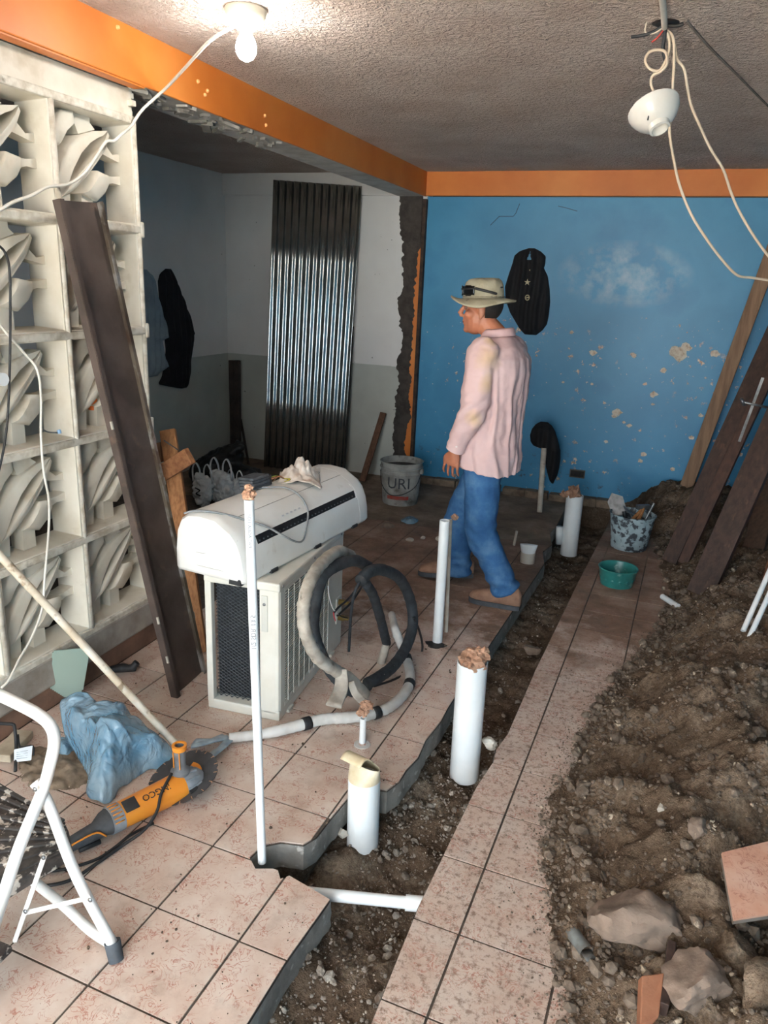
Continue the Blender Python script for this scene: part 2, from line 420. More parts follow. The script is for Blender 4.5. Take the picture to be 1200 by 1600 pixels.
fw.box(((XR+OPEN_X1)/2, OPEN_Y-0.08, ZC/2), (XR-OPEN_X1, 0.16, ZC)).box(((OPEN_X0+OPEN_X1)/2, OPEN_Y-0.08, (ZC+OPEN_Z)/2), (OPEN_X1-OPEN_X0, 0.16, ZC-OPEN_Z))
tag(struct(fw, 'wall_front', M_WHITE), 'white front wall with a wide street door', 'wall')
tag(struct(MB().box((-0.7, -6.4, -0.08), (14, 10, 0.1)), 'street_ground', pm('pale_street', '#C2BBAE', '#B2AB9E', 2, 0.9, kind='World')), 'pale concrete street in front of the door', 'street')

# the column: dark fresh mortar with a ragged left edge, orange remains on its right
co_ = struct(MB().box((-2.145, YB+0.03, ZBEAM/2), (0.25, 0.10, ZBEAM)), 'trim_2', M_WHITE)
tag(co_, 'column chipped down to dark mortar between white and blue walls', 'column')
def strip(xl, xr, z0, z1, n, yf, seed, jl, jr, name, mat, par):
    L = []; R_ = []
    for i in range(n+1):
        z = lerp(z0, z1, i/n)
        L.append((xl(z)+jl*(fbm(seed, z*4.3, 0, 2)+.5*fbm(seed, z*31, 4, 4)), z)); R_.append((xr(z)+jr*fbm(seed+9, z*9, 3, 5), z))
    m = MB()
    vs = [Vector((x, yf, z)) for x, z in L]+[Vector((x, yf, z)) for x, z in R_]+[Vector((x, YB+0.02, z)) for x, z in L]+[Vector((x, YB+0.02, z)) for x, z in R_]
    k = n+1; fs = []
    for i in range(n):
        fs += [(i, i+1, k+i+1, k+i), (i, 2*k+i, 2*k+i+1, i+1), (k+i, k+i+1, 3*k+i+1, 3*k+i)]
    fs += [(0, k, 3*k, 2*k), (n, 2*k+n, 3*k+n, k+n)]
    m.add(vs, fs); return m.build(name, mat, par)
strip(lambda z: interp([(0, -2.20), (0.6, -2.215), (1.15, -2.175), (1.35, -2.205), (1.8, -2.205), (2.37, -2.255)], z), lambda z: -2.055, 0.02, ZBEAM, 180, YB-0.038, 3, 0.038, 0.0, 'mortar_coat', M_MORTAR, co_)
strip(lambda z: interp([(0, -2.085), (1.2, -2.075), (1.28, -2.06), (1.5, -2.085), (1.95, -2.07), (2.0, -2.045)], z), lambda z: -2.045, 0.15, 2.0, 150, YB-0.043, 11, 0.035, 0.0, 'orange_paint_remains', M_ORANGE, co_)
MB().box((-2.032, YB-0.02, 1.17), (0.028, 0.055, 2.36)).build('dark_edge_board', pm('dark_edge', '#4A3B33', '#2F2622', 20, 0.9), co_)
# base kerb under the blue wall
kb = MB()
for i in range(9):
    x = -2.0+i*0.2; kb.box((x+0.1+random.uniform(-.01, .01), YB-0.03, 0.018+random.uniform(-.006, .008)), (0.19, 0.09+random.uniform(0, .03), 0.07))
tag(struct(kb, 'baseboard_back', pm('broken_kerb', '#8D7C6A', '#63564A', 14, 0.95, bump=0.6, kind='World'), bevel=0.008), 'broken masonry footing strip under the blue wall', 'footing', kind='structure')

# ---------------------------------------------------------------- orange beam between the two rooms
bm_ = struct(MB().box((XBEAM-0.125, (YB+OPEN_Y)/2, (ZBEAM+ZC)/2+0.003), (0.236, YB-OPEN_Y, ZC-ZBEAM-0.004)), 'trim_3', M_GREYW)
tag(bm_, 'long ceiling beam, orange face and bare grey underside', 'beam')
MB().box((XBEAM-0.001, (YB+OPEN_Y)/2, (ZBEAM+ZC)/2+0.001), (0.014, YB-OPEN_Y, ZC-ZBEAM+0.004)).build('orange_paint_face', M_ORANGE, bm_, bevel=0.004)
MB().box((XBEAM-0.026, (2.70+OPEN_Y)/2, ZBEAM-0.002), (0.05, 2.70-OPEN_Y, 0.008)).build('orange_paint_underside', M_ORANGE, bm_)
bk = MB()
for i in range(46):
    y = 2.74+random.random()**1.6*1.25; s_ = random.uniform(.015, .045)*(1.25-0.5*(y-2.74))
    bk.box((XBEAM-random.uniform(0.02, .22), y, ZBEAM-0.002), (s_, s_*random.uniform(1, 3), random.uniform(.008, .02)), Matrix.Rotation(random.uniform(0, 3), 3, 'Z') @ Matrix.Rotation(random.uniform(-.3, .3), 3, 'X'))
tag(bk.build('broken_concrete', M_CONC, bm_), kind='stuff')
for y, z in ((3.05, 2.47), (3.12, 2.45), (3.1, 2.43), (2.55, 2.53), (3.62, 2.45), (3.63, 2.41)):
    MB().lathe([(0, .012), (.006, .010), (.009, 0)], 8, Matrix.Rotation(math.radians(90), 3, 'Y'), (XBEAM+0.004, y, z)).build('paint_blister', pm('blister', '#E0A468'), bm_)

# ---------------------------------------------------------------- breeze-block screen wall
XP, BW, BH, BD = -2.12, 0.4405, 0.4055, 0.135
Y_END, Z_BASE = 2.728, 0.232
wp = thing('wall_partition', 'cream breeze-block screen wall of leaf-pattern blocks', 'wall', (XP-0.07, 1.0, 0), kind='structure')
def part_wall(mb, name, mat, **k): return mb.build(name, mat, wp, **k)
part_wall(MB().box((XP-0.07, (Y_END+OPEN_Y)/2, (2.258+ZBEAM)/2), (0.15, Y_END-OPEN_Y-0.02, ZBEAM-2.258)), 'lintel_panel', M_BLOCKW, bevel=0.004)
rg = MB()
for i in range(7): rg.box((XP+0.004-random.uniform(0, .05), Y_END-0.012+random.uniform(-.012, .008), 2.27+i*0.016), (0.06, random.uniform(.012, .03), 0.02))
part_wall(rg, 'broken_lintel_edge', M_BLOCKW)
part_wall(MB().box((XP-0.066, (Y_END+OPEN_Y)/2, 0.165), (0.155, Y_END-OPEN_Y+0.01, 0.13)), 'sill_course', pm('dusty_sill', '#A7A097', '#857C72', 7, 0.85, bump=0.3, kind='World'), bevel=0.012)
part_wall(MB().box((XP-0.075, (Y_END+OPEN_Y)/2, 0.052), (0.135, Y_END-OPEN_Y+0.03, 0.106)), 'base_course', pm('dusty_base', '#8A6A58', '#6B5346', 7, 0.9, bump=0.3, kind='World'), bevel=0.006)
def arc(p0, p1, b, n=8):
    """curve from p0 to p1 bulging b to the left of travel"""
    x0, y0 = p0; x1, y1 = p1; dx, dy = x1-x0, y1-y0
    return [(x0+dx*i/n-dy*b*4*(i/n)*(1-i/n), y0+dy*i/n+dx*b*4*(i/n)*(1-i/n)) for i in range(n+1)]
def blk(poly, d0, d1, taper=0.0, front=None):
    """polygon in block units (u along the wall, v up) to local x = depth, y = u, z = v"""
    P = [(u*BW, v*BH) for u, v in poly]
    M = Matrix(((0, 0, 1), (1, 0, 0), (0, 1, 0)))
    return MB().prism(P, d0, d1, M, taper=taper)
def bent(poly, d0, prof):
    """leaf with a bulged front: every front vertex gets depth prof(u, v)"""
    n = len(poly); cu = sum(p[0] for p in poly)/n; cv = sum(p[1] for p in poly)/n
    b = [Vector((d0, u*BW, v*BH)) for u, v in poly]; f = [Vector((prof(u, v), u*BW, v*BH)) for u, v in poly]
    i_ = [Vector((prof(u, v)+0.010, (u+(cu-u)*.22)*BW, (v+(cv-v)*.22)*BH)) for u, v in poly]
    m = MB(); m.add(b+f+i_, [tuple(range(n-1, -1, -1))]+[(i, (i+1) % n, n+(i+1) % n, n+i) for i in range(n)]+[(n+i, n+(i+1) % n, 2*n+(i+1) % n, 2*n+i) for i in range(n)]+[tuple(range(2*n, 3*n))])
    return m
leafs = [('leaf', [(.16, .20), (.145, .36), (.19, .52), (.29, .66), (.42, .76), (.60, .83), (.80, .87), (.70, .825), (.56, .745), (.40, .605), (.27, .42)]),
         ('leaf', [(.16, .20), (.27, .345), (.44, .505), (.60, .645), (.71, .755), (.80, .86), (.815, .83), (.745, .70), (.60, .555), (.45, .405), (.30, .27)]),
         ('side_leaf', [(.61, .49), (.76, .465), (.755, .39), (.70, .31), (.58, .215), (.41, .265), (.47, .31), (.55, .40)]),
         ('side_leaf', [(.10, .62), (.17, .63), (.26, .76), (.37, .85), (.37, .95), (.22, .93), (.12, .80)])]
conn = [[(.40, 1.0), (.61, 1.0), (.60, .90), (.66, .85), (.44, .77), (.40, .86)], [(.22, 1.0), (.37, 1.0), (.37, .92), (.22, .90)],
        [(0, .62), (0, .74), (.13, .76), (.12, .62)], [(.42, 0), (.57, 0), (.57, .25), (.43, .28)],
        [(1, .40), (1, .50), (.84, .47), (.74, .47), (.75, .38), (.84, .41)], [(1, .60), (1, .70), (.86, .67), (.77, .75), (.70, .66), (.84, .63)],
        [(0, .18), (0, .30), (.16, .30), (.18, .20)], [(.16, 0), (.28, 0), (.30, .26), (.18, .22)]]
t0, t1 = 0.028, 0.050                       # rim thickness front / back (in block units of width)
def rim():
    m = MB(); g = 0.006
    def ringp(t, d): return [Vector((d, a, b)) for a, b in ((g+t*BW, g+t*BW), (BW-g-t*BW, g+t*BW), (BW-g-t*BW, BH-g-t*BW), (g+t*BW, BH-g-t*BW))]
    R0 = ringp(0, 0.0); R1 = ringp(t0, 0.0); R2 = ringp(t1, -BD); R3 = ringp(0, -BD)
    vs = R0+R1+R2+R3; fs = []
    for k in range(4):
        a = 4*k; b = 4*((k+1) % 4)
        for i in range(4): fs.append((a+i, a+(i+1) % 4, b+(i+1) % 4, b+i))
    return m.add(vs, fs)
proto = None
def make_block():
    root = bpy.data.objects.new('breeze_block', None); COL.objects.link(root); root.parent = wp; root.empty_display_size = 0.03
    WORLD[root.name] = Matrix()
    parts = [rim().build('rim', M_BLOCKW, root, local=True, bevel=0.003)]
    for nm, p in leafs:
        parts.append(bent(p, -0.120, lambda u, v: -0.058+0.012*math.sin(math.pi*min(1, max(0, (u+v)/1.8)))).build(nm, M_BLOCKW, root, local=True, smooth=50))
    for p in conn: parts.append(blk(p, -0.12, -0.062, 0.05).build('connector', M_BLOCKW, root, local=True))
    return root, parts
def place(root, c, r):
    root.location = Vector((XP, Y_END-(c+1)*BW, Z_BASE+r*BH+0.004))-Vector((XP-0.07, 1.0, 0))
for c in range(7):
    for r in range(5):
        if proto is None: proto, pparts = make_block(); b = proto
        else:
            b = proto.copy(); COL.objects.link(b)
            for p in (pparts if c < 3 else pparts[:5]): q = p.copy(); COL.objects.link(q); q.parent = b
        place(b, c, r)
for c in range(0, 8):
    y = Y_END-c*BW
    part_wall(MB().tube([(XP-0.004, y, Z_BASE), (XP-0.004, y, 2.262)], 0.013, 8), 'mortar_joint', M_JOINT, smooth=True)
for r in range(0, 6):
    z = Z_BASE+r*BH+0.002
    part_wall(MB().box((XP-0.002, (Y_END+OPEN_Y)/2, z), (0.022, Y_END-OPEN_Y+0.01, 0.030)), 'mortar_joint', M_JOINT, bevel=0.006)
    if 0 < r < 5: part_wall(MB().box((XP-0.005, Y_END+0.012, z), (0.035, 0.022, 0.062)), 'joint_knob', M_JOINT, bevel=0.006)
part_wall(MB().box((XP-0.07, Y_END+0.003, 1.245), (0.13, 0.012, 2.03)), 'end_face', M_BLOCKW)
part_wall(MB().box((XP-0.07, (Y_END-7*BW+OPEN_Y)/2, 1.1), (0.13, Y_END-7*BW-OPEN_Y, 2.3)), 'solid_end', M_BLOCKW)

# ---------------------------------------------------------------- floor: two tiled slabs with the trench between
LEFT_EDGE = [(-.74, OPEN_Y), (-.716, 1.168), (-.712, 1.354), (-.692, 1.587), (-.760, 1.603), (-.839, 1.621), (-.858, 1.600), (-.885, 1.632), (-.945, 1.606), (-.985, 1.64), (-.975, 1.70), (-.93, 1.738), (-.86, 1.755),
             (-.838, 1.80), (-.832, 1.90), (-.822, 2.0), (-.812, 2.10), (-.765, 2.095), (-.712, 2.105), (-.690, 2.17), (-.688, 2.24), (-.672, 2.33), (-.680, 2.45), (-.664, 2.6), (-.665, 2.712), (-.650, 3.1), (-.627, 3.533), (-.60, 4.1), (-.58, 4.5), (-.575, 4.64), (-.62, 4.86), (-.588, 5.05), (-.64, 5.3), (-.621, 5.519), (-.63, YB+0.05)]
RIGHT_EDGE = [(-.452, OPEN_Y), (-.443, 1.281), (-.449, 1.665), (-.426, 2.248), (-.404, 2.42), (-.411, 2.50), (-.392, 2.62), (-.380, 3.2), (-.365, 3.537), (-.33, 4.4), (-.272, 5.532), (-.24, YB+0.05)]
T0 = Vector((-1.127321, 1.1066018)); TU = Vector((.2648958, -.0074301)); TV = Vector((.0074301, .2648958))
left_poly = LEFT_EDGE+[(XL-0.05, YB+0.05), (XL-0.05, OPEN_Y)]
right_poly = [(XR, OPEN_Y), (XR, YB+0.05)]+list(reversed(RIGHT_EDGE))
left_tiles = LEFT_EDGE[:-4]+[(-.60, 5.0), (-2.125, 5.0), (-2.125, OPEN_Y)]
right_tiles = [(0.75, OPEN_Y), (0.62, 6.0)]+list(reversed(RIGHT_EDGE[:-1]))+[]
def slab(poly, label):
    o = struct(MB().prism(poly, -0.095, -0.0035), 'floor', M_GROUT)
    return tag(o, label, 'floor')
floor_l = slab(left_poly, 'pink tiled floor under the air conditioner, left of the trench')
floor_r = slab(right_poly, 'pink tiled floor between the trench and the dirt heap')
def tile_piece(cell, region):
    vs = [Vector(p) for p in cell]+[Vector(p) for p in region]
    n = len(region)
    r = delaunay_2d_cdt(vs, [], [list(range(4)), list(range(4, 4+n))], 0, 1e-5)
    V2, F2, OF = r[0], r[2], r[5]
    tris = [f for f, of in zip(F2, OF) if 0 in of and 1 in of]
    return V2, tris
full_me = {}
def tiles(region, par, mat, i0, i1, j0, j1):
    G = 0.0035
    W = wmat(par).translation
    for i in range(i0, i1):
        for j in range(j0, j1):
            c = [T0+TU*(i+a)+TV*(j+b) for a, b in ((G/.265, G/.265), (1-G/.265, G/.265), (1-G/.265, 1-G/.265), (G/.265, 1-G/.265))]
            if c[2].y > YB-0.02 or c[0].y < OPEN_Y: continue
            V2, T = tile_piece(c, region)
            area = sum(abs((V2[b]-V2[a]).cross(V2[d]-V2[a]))/2 for a, b, d in T)
            if area < 0.0008: continue
            o3 = Vector((c[0].x, c[0].y, 0))
            if area > 0.0659:
                if mat.name not in full_me:
                    m = MB().prism([(p-c[0]) for p in c], -0.007, 0.0); full_me[mat.name] = m.mesh('tile'); full_me[mat.name].materials.append(mat)
                me = full_me[mat.name]
            else:
                used = sorted({k for t in T for k in t}); ix = {k: q for q, k in enumerate(used)}; n = len(used)
                m = MB(); vs = [Vector((V2[k].x-o3.x, V2[k].y-o3.y, 0)) for k in used]
                ed = {}
                for t in T:
                    for a, b in zip(t, t[1:]+t[:1]): ed[(a, b)] = 1
                m.add(vs+[v-Vector((0, 0, .007)) for v in vs], [tuple(ix[k] for k in t) for t in T]+[tuple(n+ix[k] for k in reversed(t)) for t in T]+[(ix[b], ix[a], n+ix[a], n+ix[b]) for (a, b) in ed if (b, a) not in ed])
                me = m.mesh('tile'); me.materials.append(mat)
            t_ = bpy.data.objects.new('tile', me); COL.objects.link(t_); t_.parent = par
            t_.location = o3-W+Vector((0, 0, random.uniform(-.0006, .0006)))
            WORLD[t_.name] = Matrix.Translation(o3)
def slab_edge(E, par, s):
    pts = []
    for (x0, y0), (x1, y1) in zip(E, E[1:]):
        k = max(1, int(math.hypot(x1-x0, y1-y0)/0.02)); pts += [(lerp(x0, x1, i/k), lerp(y0, y1, i/k)) for i in range(k)]
    pts.append(E[-1]); vs = []
    for i, (x, y) in enumerate(pts):
        a, b = pts[max(i-1, 0)], pts[min(i+1, len(pts)-1)]; n = Vector((b[1]-a[1], a[0]-b[0], 0)).normalized()*s
        for r in range(5):
            z = -.0075-.088*r/4; vs.append(Vector((x, y, z))+n*(.003+.007*(abs(fbm(x*30, y*30, z*60, 3)) if r else 0)))
    fs = [(i*5+r, (i+1)*5+r, (i+1)*5+r+1, i*5+r+1) for i in range(len(pts)-1) for r in range(4)]
    MB().add(vs, fs).build('slab_edge', M_CONC, par, smooth=40)
slab_edge(LEFT_EDGE, floor_l, 1); slab_edge(RIGHT_EDGE, floor_r, -1)
tiles(left_tiles, floor_l, M_TILE, -4, 3, -4, 15)
tiles(right_tiles, floor_r, M_TILE_D, 1, 7, -4, 19)

# ---------------------------------------------------------------- soil in the trench
def edge_x(E, y):
    return interp([(b, a) for a, b in E], y)
def trench_h(x, y):
    c = (edge_x([(-.70, OPEN_Y), (-.70, 2.6), (-.6, 5.5), (-.6, 7)], y)+edge_x(RIGHT_EDGE, y))/2
    d = interp([(-1.3, .15), (1.2, .15), (1.45, .115), (1.72, .20), (2.0, .185), (2.3, .15), (2.6, .17), (3.4, .15), (4.2, .14), (5.1, .17), (5.4, .24), (6.2, .2)], y)
    side = abs(x-c)/0.16
    return -d+0.035*ssm(0.4, 1.1, side)+0.030*fbm(x*7, y*7, 1, 3)+0.020*fbm(x*24, y*24, 5, 3)+0.012*max(0, fbm(x*60, y*60, 9, 2))
nx, ny = 64, 640
ts = MB().grid(lambda u, v: Vector((lerp(-1.12, -.20, u), lerp(-0.3, YB-.002, v), trench_h(lerp(-1.12, -.20, u), lerp(-0.3, YB-.002, v)))), nx, ny)
tag(ts.build('trench_soil', M_SOIL, smooth=True, recalc=False), 'loose brown soil in the bottom of the narrow pipe trench', 'soil', kind='stuff')
# earth under the floor, seen as the trench sides
def skirt(E, s, name, lab):
    m = MB(); P = []
    pts = []
    for (x0, y0), (x1, y1) in zip(E, E[1:]):
        k = max(1, int(math.hypot(x1-x0, y1-y0)/0.03))
        pts += [(lerp(x0, x1, i/k), lerp(y0, y1, i/k)) for i in range(k)]
    rows = 6; vs = []
    for i, (x, y) in enumerate(pts):
        for r in range(rows):
            z = -0.088-0.22*r/(rows-1)
            vs.append(Vector((x+s*(0.012+0.02*fbm(x*9+3, y*14, z*20, 3)+0.006*r), y, z)))
    fs = [(i*rows+r, (i+1)*rows+r, (i+1)*rows+r+1, i*rows+r+1) for i in range(len(pts)-1) for r in range(rows-1)]
    o = m.add(vs, fs).build(name, M_SOIL, None, smooth=True, recalc=False)
    return tag(o, lab, 'soil', kind='structure')
skirt(LEFT_EDGE, -1, 'trench_side_left', 'cut earth side of the trench under the left floor slab')
skirt(RIGHT_EDGE, 1, 'trench_side_right', 'cut earth side of the trench under the right floor slab')

# ---------------------------------------------------------------- dirt heap along the right wall
HEAP_EDGE = [(1.0, .10), (1.474, .02), (1.626, -.02), (1.786, -.07), (2.032, -.13), (2.288, -.155), (2.547, -.11), (2.897, -.07), (3.287, .01), (3.602, .10), (4.002, .18), (4.491, .21), (4.928, .16), (5.4, .10), (5.75, -.02), (6.0, -.20), (6.4, -.30)]
def heap_h(x, y):
    e = interp(HEAP_EDGE, y)+0.045*fbm(y*5, 2.2, 0, 4)
    d = x-e
    if d < -0.03: return -0.02
    top = interp([(0.6, .12), (1.4, .12), (1.9, .15), (2.4, .20), (2.9, .28), (3.4, .34), (3.9, .33), (4.4, .20), (5.0, .13), (5.6, .20), (6.3, .27)], y)
    wid = interp([(1.0, .50), (2.2, .55), (3.2, .62), (4.0, .50), (5.0, .45), (6.3, .5)], y)
    ridge = ssm(0.0, 1.0, d/wid)
    h = 0.016*ssm(0, .05, d)+top*(0.35*ssm(0, .6, d/wid)+0.65*ridge**1.3)
    far = x-(e+wid)
    if y < 4.8: h -= top*0.45*ssm(0.05, 0.5, far)*ssm(4.8, 4.2, y)
    a = ssm(0, .12, d)
    h += a*(0.085*fbm(x*3.4, y*3.4, 2, 3)+0.026*fbm(x*11, y*11, 5, 3)+0.010*fbm(x*32, y*32, 1, 3)+0.008*abs(fbm(x*70, y*70, 4, 2)))
    k = fbm(x*9+4, y*9, 8, 2)
    h += a*0.022*ssm(0.1, 0.45, k)
    h += 0.006*abs(fbm(x*90, y*90, 3, 2))
    return max(h, -0.02)
nx, ny = 190, 540
hp = MB().grid(lambda u, v: Vector((lerp(-.42, XR-.004, u), lerp(0.5, YB-.004, v), heap_h(lerp(-.42, XR-.004, u), lerp(0.5, YB-.004, v)))), nx, ny)
hp.f = [f for f in hp.f if max(hp.v[i].z for i in f) > -0.012]
tag(hp.build('dirt_heap', M_HEAP, smooth=True, recalc=False), 'long brown heap of dug earth along the right side', 'dirt', kind='stuff')
# stones and crumbs on the soil: uncountable
def crumbs(name, label, spots, mat):
    ico = [Vector(v).normalized() for v in [(0, -.5257, .8507), (0, .5257, .8507), (0, -.5257, -.8507), (0, .5257, -.8507), (-.5257, .8507, 0), (.5257, .8507, 0), (-.5257, -.8507, 0), (.5257, -.8507, 0), (.8507, 0, .5257), (.8507, 0, -.5257), (-.8507, 0, .5257), (-.8507, 0, -.5257)]]
    fc = [(0, 1, 10), (0, 8, 1), (1, 8, 5), (1, 5, 4), (1, 4, 10), (10, 4, 11), (11, 4, 3), (3, 4, 5), (3, 5, 9), (9, 5, 8), (9, 8, 7), (7, 8, 0), (7, 0, 6), (6, 0, 10), (6, 10, 11), (2, 3, 9), (2, 9, 7), (2, 7, 6), (2, 6, 11), (2, 11, 3)]
    m = MB()
    for x, y, z, s_ in spots:
        R_ = Matrix.Rotation(random.uniform(0, 6.3), 3, 'Z') @ Matrix.Rotation(random.uniform(0, 3), 3, 'X')
        k = (random.uniform(.7, 1.3), random.uniform(.6, 1.1), random.uniform(.45, .8))
        m.add([R_ @ Vector((v.x*s_*k[0]*random.uniform(.8, 1.15), v.y*s_*k[1], v.z*s_*k[2]))+Vector((x, y, z)) for v in ico], fc)
    return tag(m.build(name, mat, smooth=False, recalc=False), label, 'stones', kind='stuff')
sp = []
for _ in range(17000):
    y = random.uniform(1.0, 4.2) if random.random() < .8 else random.uniform(4.2, 6.2)
    e = interp(HEAP_EDGE, y); x = e-0.05+random.random()**1.3*0.95
    if fbm(x*3, y*3, 4, 2) < -0.12 and random.random() < .75: continue
    z = heap_h(x, y)
    if z < 0 and random.random() < .7: continue
    s_ = random.choice((.0025, .003, .004, .004, .006, .006, .009, .011)) if random.random() < .965 else random.uniform(.012, .028)
    sp.append((x, y, max(z, 0)+s_*.25, s_))
for _ in range(2600):
    y = random.uniform(1.0, 3.9); x = interp(HEAP_EDGE, y)-random.expovariate(1/.045)
    if x > edge_x(RIGHT_EDGE, y)+.01: s_ = random.choice((.0012, .0015, .002, .002, .003, .004)); sp.append((x, y, s_*.4, s_))
crumbs('heap_stones', 'small stones and clods strewn over the dirt heap', sp, pm('stone_mix', '#75675A', '#4F4236', 30, 0.95, kind='World', c3='#B0A18D', s3=25, lo3=0.62, hi3=0.68))
sp = []
for _ in range(4200):
    y = random.uniform(0.9, 5.6) if random.random() < .35 else random.uniform(1.0, 2.9)
    x = random.uniform(-.72, -.40) if y > 2 or random.random() < .8 else random.uniform(-.98, -.6)
    s_ = random.choice((.002, .003, .003, .004, .005, .007)) if random.random() < .975 else random.uniform(.010, .020)
    sp.append((x, y, trench_h(x, y)+s_*.3, s_))
crumbs('trench_stones', 'small grey stones lying on the trench soil', sp, pm('trench_stone_mix', '#8C857C', '#5A4C40', 30, 0.95, kind='World', c3='#B8B0A4', s3=25, lo3=0.6, hi3=0.66))

# ---------------------------------------------------------------- shared object materials
M_PVC = pm('white_pvc', '#E9EDEE', '#DDE2E3', 5, 0.35, kind='Object')
M_PVCD = pm('dusty_pvc', '#CFC9BD', '#A99E90', 8, 0.6, c3='#7C6B5B', s3=15, lo3=0.6, hi3=0.75)
M_RAG = pm('tan_rag', '#B08C74', '#8F6B55', 30, 0.9, bump=0.4, bscale=80)
M_BLACKR = pm('black_rubber', '#1C1D1F', '#2A2B2D', 20, 0.6)
M_WHITEP = pm('white_plastic', '#E8E8E4', '#DFDDD6', 4, 0.38, c3='#C9C2B4', s3=9, lo3=0.66, hi3=0.8)
M_CREAM = pm('cream_sheet_metal', '#D9D8CF', '#CDCBC0', 6, 0.45, c3='#A79C8A', s3=8, lo3=0.66, hi3=0.82)
M_DARKG = pm('dark_grey', '#2B2E31', '#1E2022', 15, 0.6)
M_STEEL = pm('worn_steel', '#8C8F91', '#6D7072', 25, 0.4, metal=0.8)
M_INK = pm('grey_print', '#6B7078')

# ---------------------------------------------------------------- outdoor air-conditioning unit
AC_RZ = math.radians(4.5)
ac = thing('outdoor_ac_unit', 'cream outdoor air-conditioner unit with dark fin coil and slatted grille', 'air conditioner', (-1.252, 2.325, 0), AC_RZ)
AW, AL, AH = 0.315, 0.74, 0.59                 # local: x from -AW to 0, y from 0 to AL
def acp(mb, name, mat, par=ac, **k): return mb.build(name, mat, par, local=True, **k)
acp(MB().box((-AW/2, AL/2, 0.022), (AW, AL, 0.044)), 'base_pan', M_CREAM, bevel=0.006)
for y in (0.10, AL-0.14):
    acp(MB().box((-AW/2, y, -0.0005+0.006), (AW+0.02, 0.05, 0.013)), 'foot_rail', M_CREAM)
top = acp(MB().box((-AW/2, AL/2, AH-0.018), (AW+0.006, AL+0.006, 0.036)), 'top_cover', M_CREAM, bevel=0.008)
for y in (0.03, 0.36, 0.70): acp(MB().lathe([(0, .003), (.005, .002), (.006, 0)], 8, Matrix.Rotation(math.pi/2, 3, 'Y'), (0.003, y, AH-0.018)), 'screw', M_STEEL, top)
acp(MB().box((-AW+0.014, 0.014, AH/2), (0.028, 0.030, AH-0.06)), 'corner_post', M_CREAM, bevel=0.004)
acp(MB().box((-AW+0.014, AL-0.014, AH/2), (0.028, 0.030, AH-0.06)), 'corner_post', M_CREAM, bevel=0.004)
pp = acp(MB().prism([(-.082, 0), (-.018, 0), (-.005, .004), (0, .016), (0, .062), (-.014, .062), (-.014, .018), (-.082, .014)], 0.03, AH-0.03), 'corner_panel', M_CREAM, bevel=0.003)
acp(MB().box((-0.060, -0.002, 0.46), (0.026, 0.005, 0.15)), 'recessed_strip', pm('pale_strip', '#C2C3BC'), pp, bevel=0.002)
acp(MB().lathe([(0, .004), (.006, .003), (.007, 0)], 8, Matrix.Rotation(math.pi/2, 3, 'X'), (-0.060, -0.004, 0.50)), 'screw', M_STEEL, pp)
acp(MB().box((-0.010, AL-0.10, AH/2), (0.020, 0.20, AH-0.06)), 'right_panel', M_CREAM, bevel=0.005)
acp(MB().box((-AW/2-0.02, AL-0.012, AH/2), (AW-0.04, 0.02, AH-0.06)), 'rear_panel', M_CREAM)
acp(MB().box((-AW/2-0.03, 0.055, 0.30), (AW-0.12, 0.022, AH-0.09)), 'fin_coil', pm('dark_fins', '#33373B', '#24282B', 60, 0.5, metal=0.3), bevel=0.002)
# wire lattice in front of the fin coil
lat = MB(); x0, x1, z0, z1 = -AW+0.03, -0.085, 0.045, AH-0.04
for s_ in (1, -1):
    k = -1.0
    while k < 1.6:
        pts = []
        for xx in (x0, x1):
            pts.append((xx, z0+(xx-x0)*0.62*s_+k*0.5))
        (xa, za), (xb, zb) = pts
        def cl(xa, za, xb, zb):
            for lim, sg in ((z0, 1), (z1, -1)):
                if sg*(za-lim) < 0 and sg*(zb-lim) < 0: return None
                if sg*(za-lim) < 0: xa, za = xa+(xb-xa)*(lim-za)/(zb-za), lim
                elif sg*(zb-lim) < 0: xb, zb = xa+(xb-xa)*(lim-za)/(zb-za), lim
            return xa, za, xb, zb
        q = cl(xa, za, xb, zb)
        if q and math.hypot(q[2]-q[0], q[3]-q[1]) > 0.01:
            lat.tube([(q[0], 0.036, q[1]), (q[2], 0.036, q[3])], 0.0015, 4)
        k += 0.030
acp(lat, 'wire_lattice', pm('grey_wire', '#4F565C', '#3B4146', 30, 0.4, metal=0.5))
acp(MB().box((-AW/2-0.03, 0.085, 0.30), (AW-0.09, 0.004, AH-0.08)), 'coil_backing', M_DARKG)
# slatted grille on the fan side: frame, backing, slats, wires
acp(MB().box((-0.030, 0.31, 0.30), (0.006, 0.50, 0.50)), 'fan_opening_backing', M_DARKG)
gf = acp(MB().box((-0.006, 0.31, 0.552), (0.014, 0.52, 0.030)).box((-0.006, 0.31, 0.052), (0.014, 0.52, 0.022)).box((-0.006, 0.555, 0.30), (0.014, 0.030, 0.50)), 'grille_frame', M_CREAM, bevel=0.003)
sl = MB().box((.004, .2375, 0), (.004, .475, .0034)).mesh('slat'); sl.materials.append(M_CREAM)
for k in range(44):
    q = bpy.data.objects.new('slat', sl); COL.objects.link(q); q.parent = ac; q.location = (-0.006, 0.065, 0.068+k*0.0107)
for k in range(9):
    acp(MB().tube([(0.006, 0.075+k*0.057, 0.06), (0.006, 0.075+k*0.057, 0.545)], 0.0018, 5), 'grille_wire', M_CREAM)
vl = acp(MB().box((-0.004, AL-0.06, 0.20), (0.02, 0.06, 0.13)), 'valve_plate', M_CREAM, bevel=0.004)
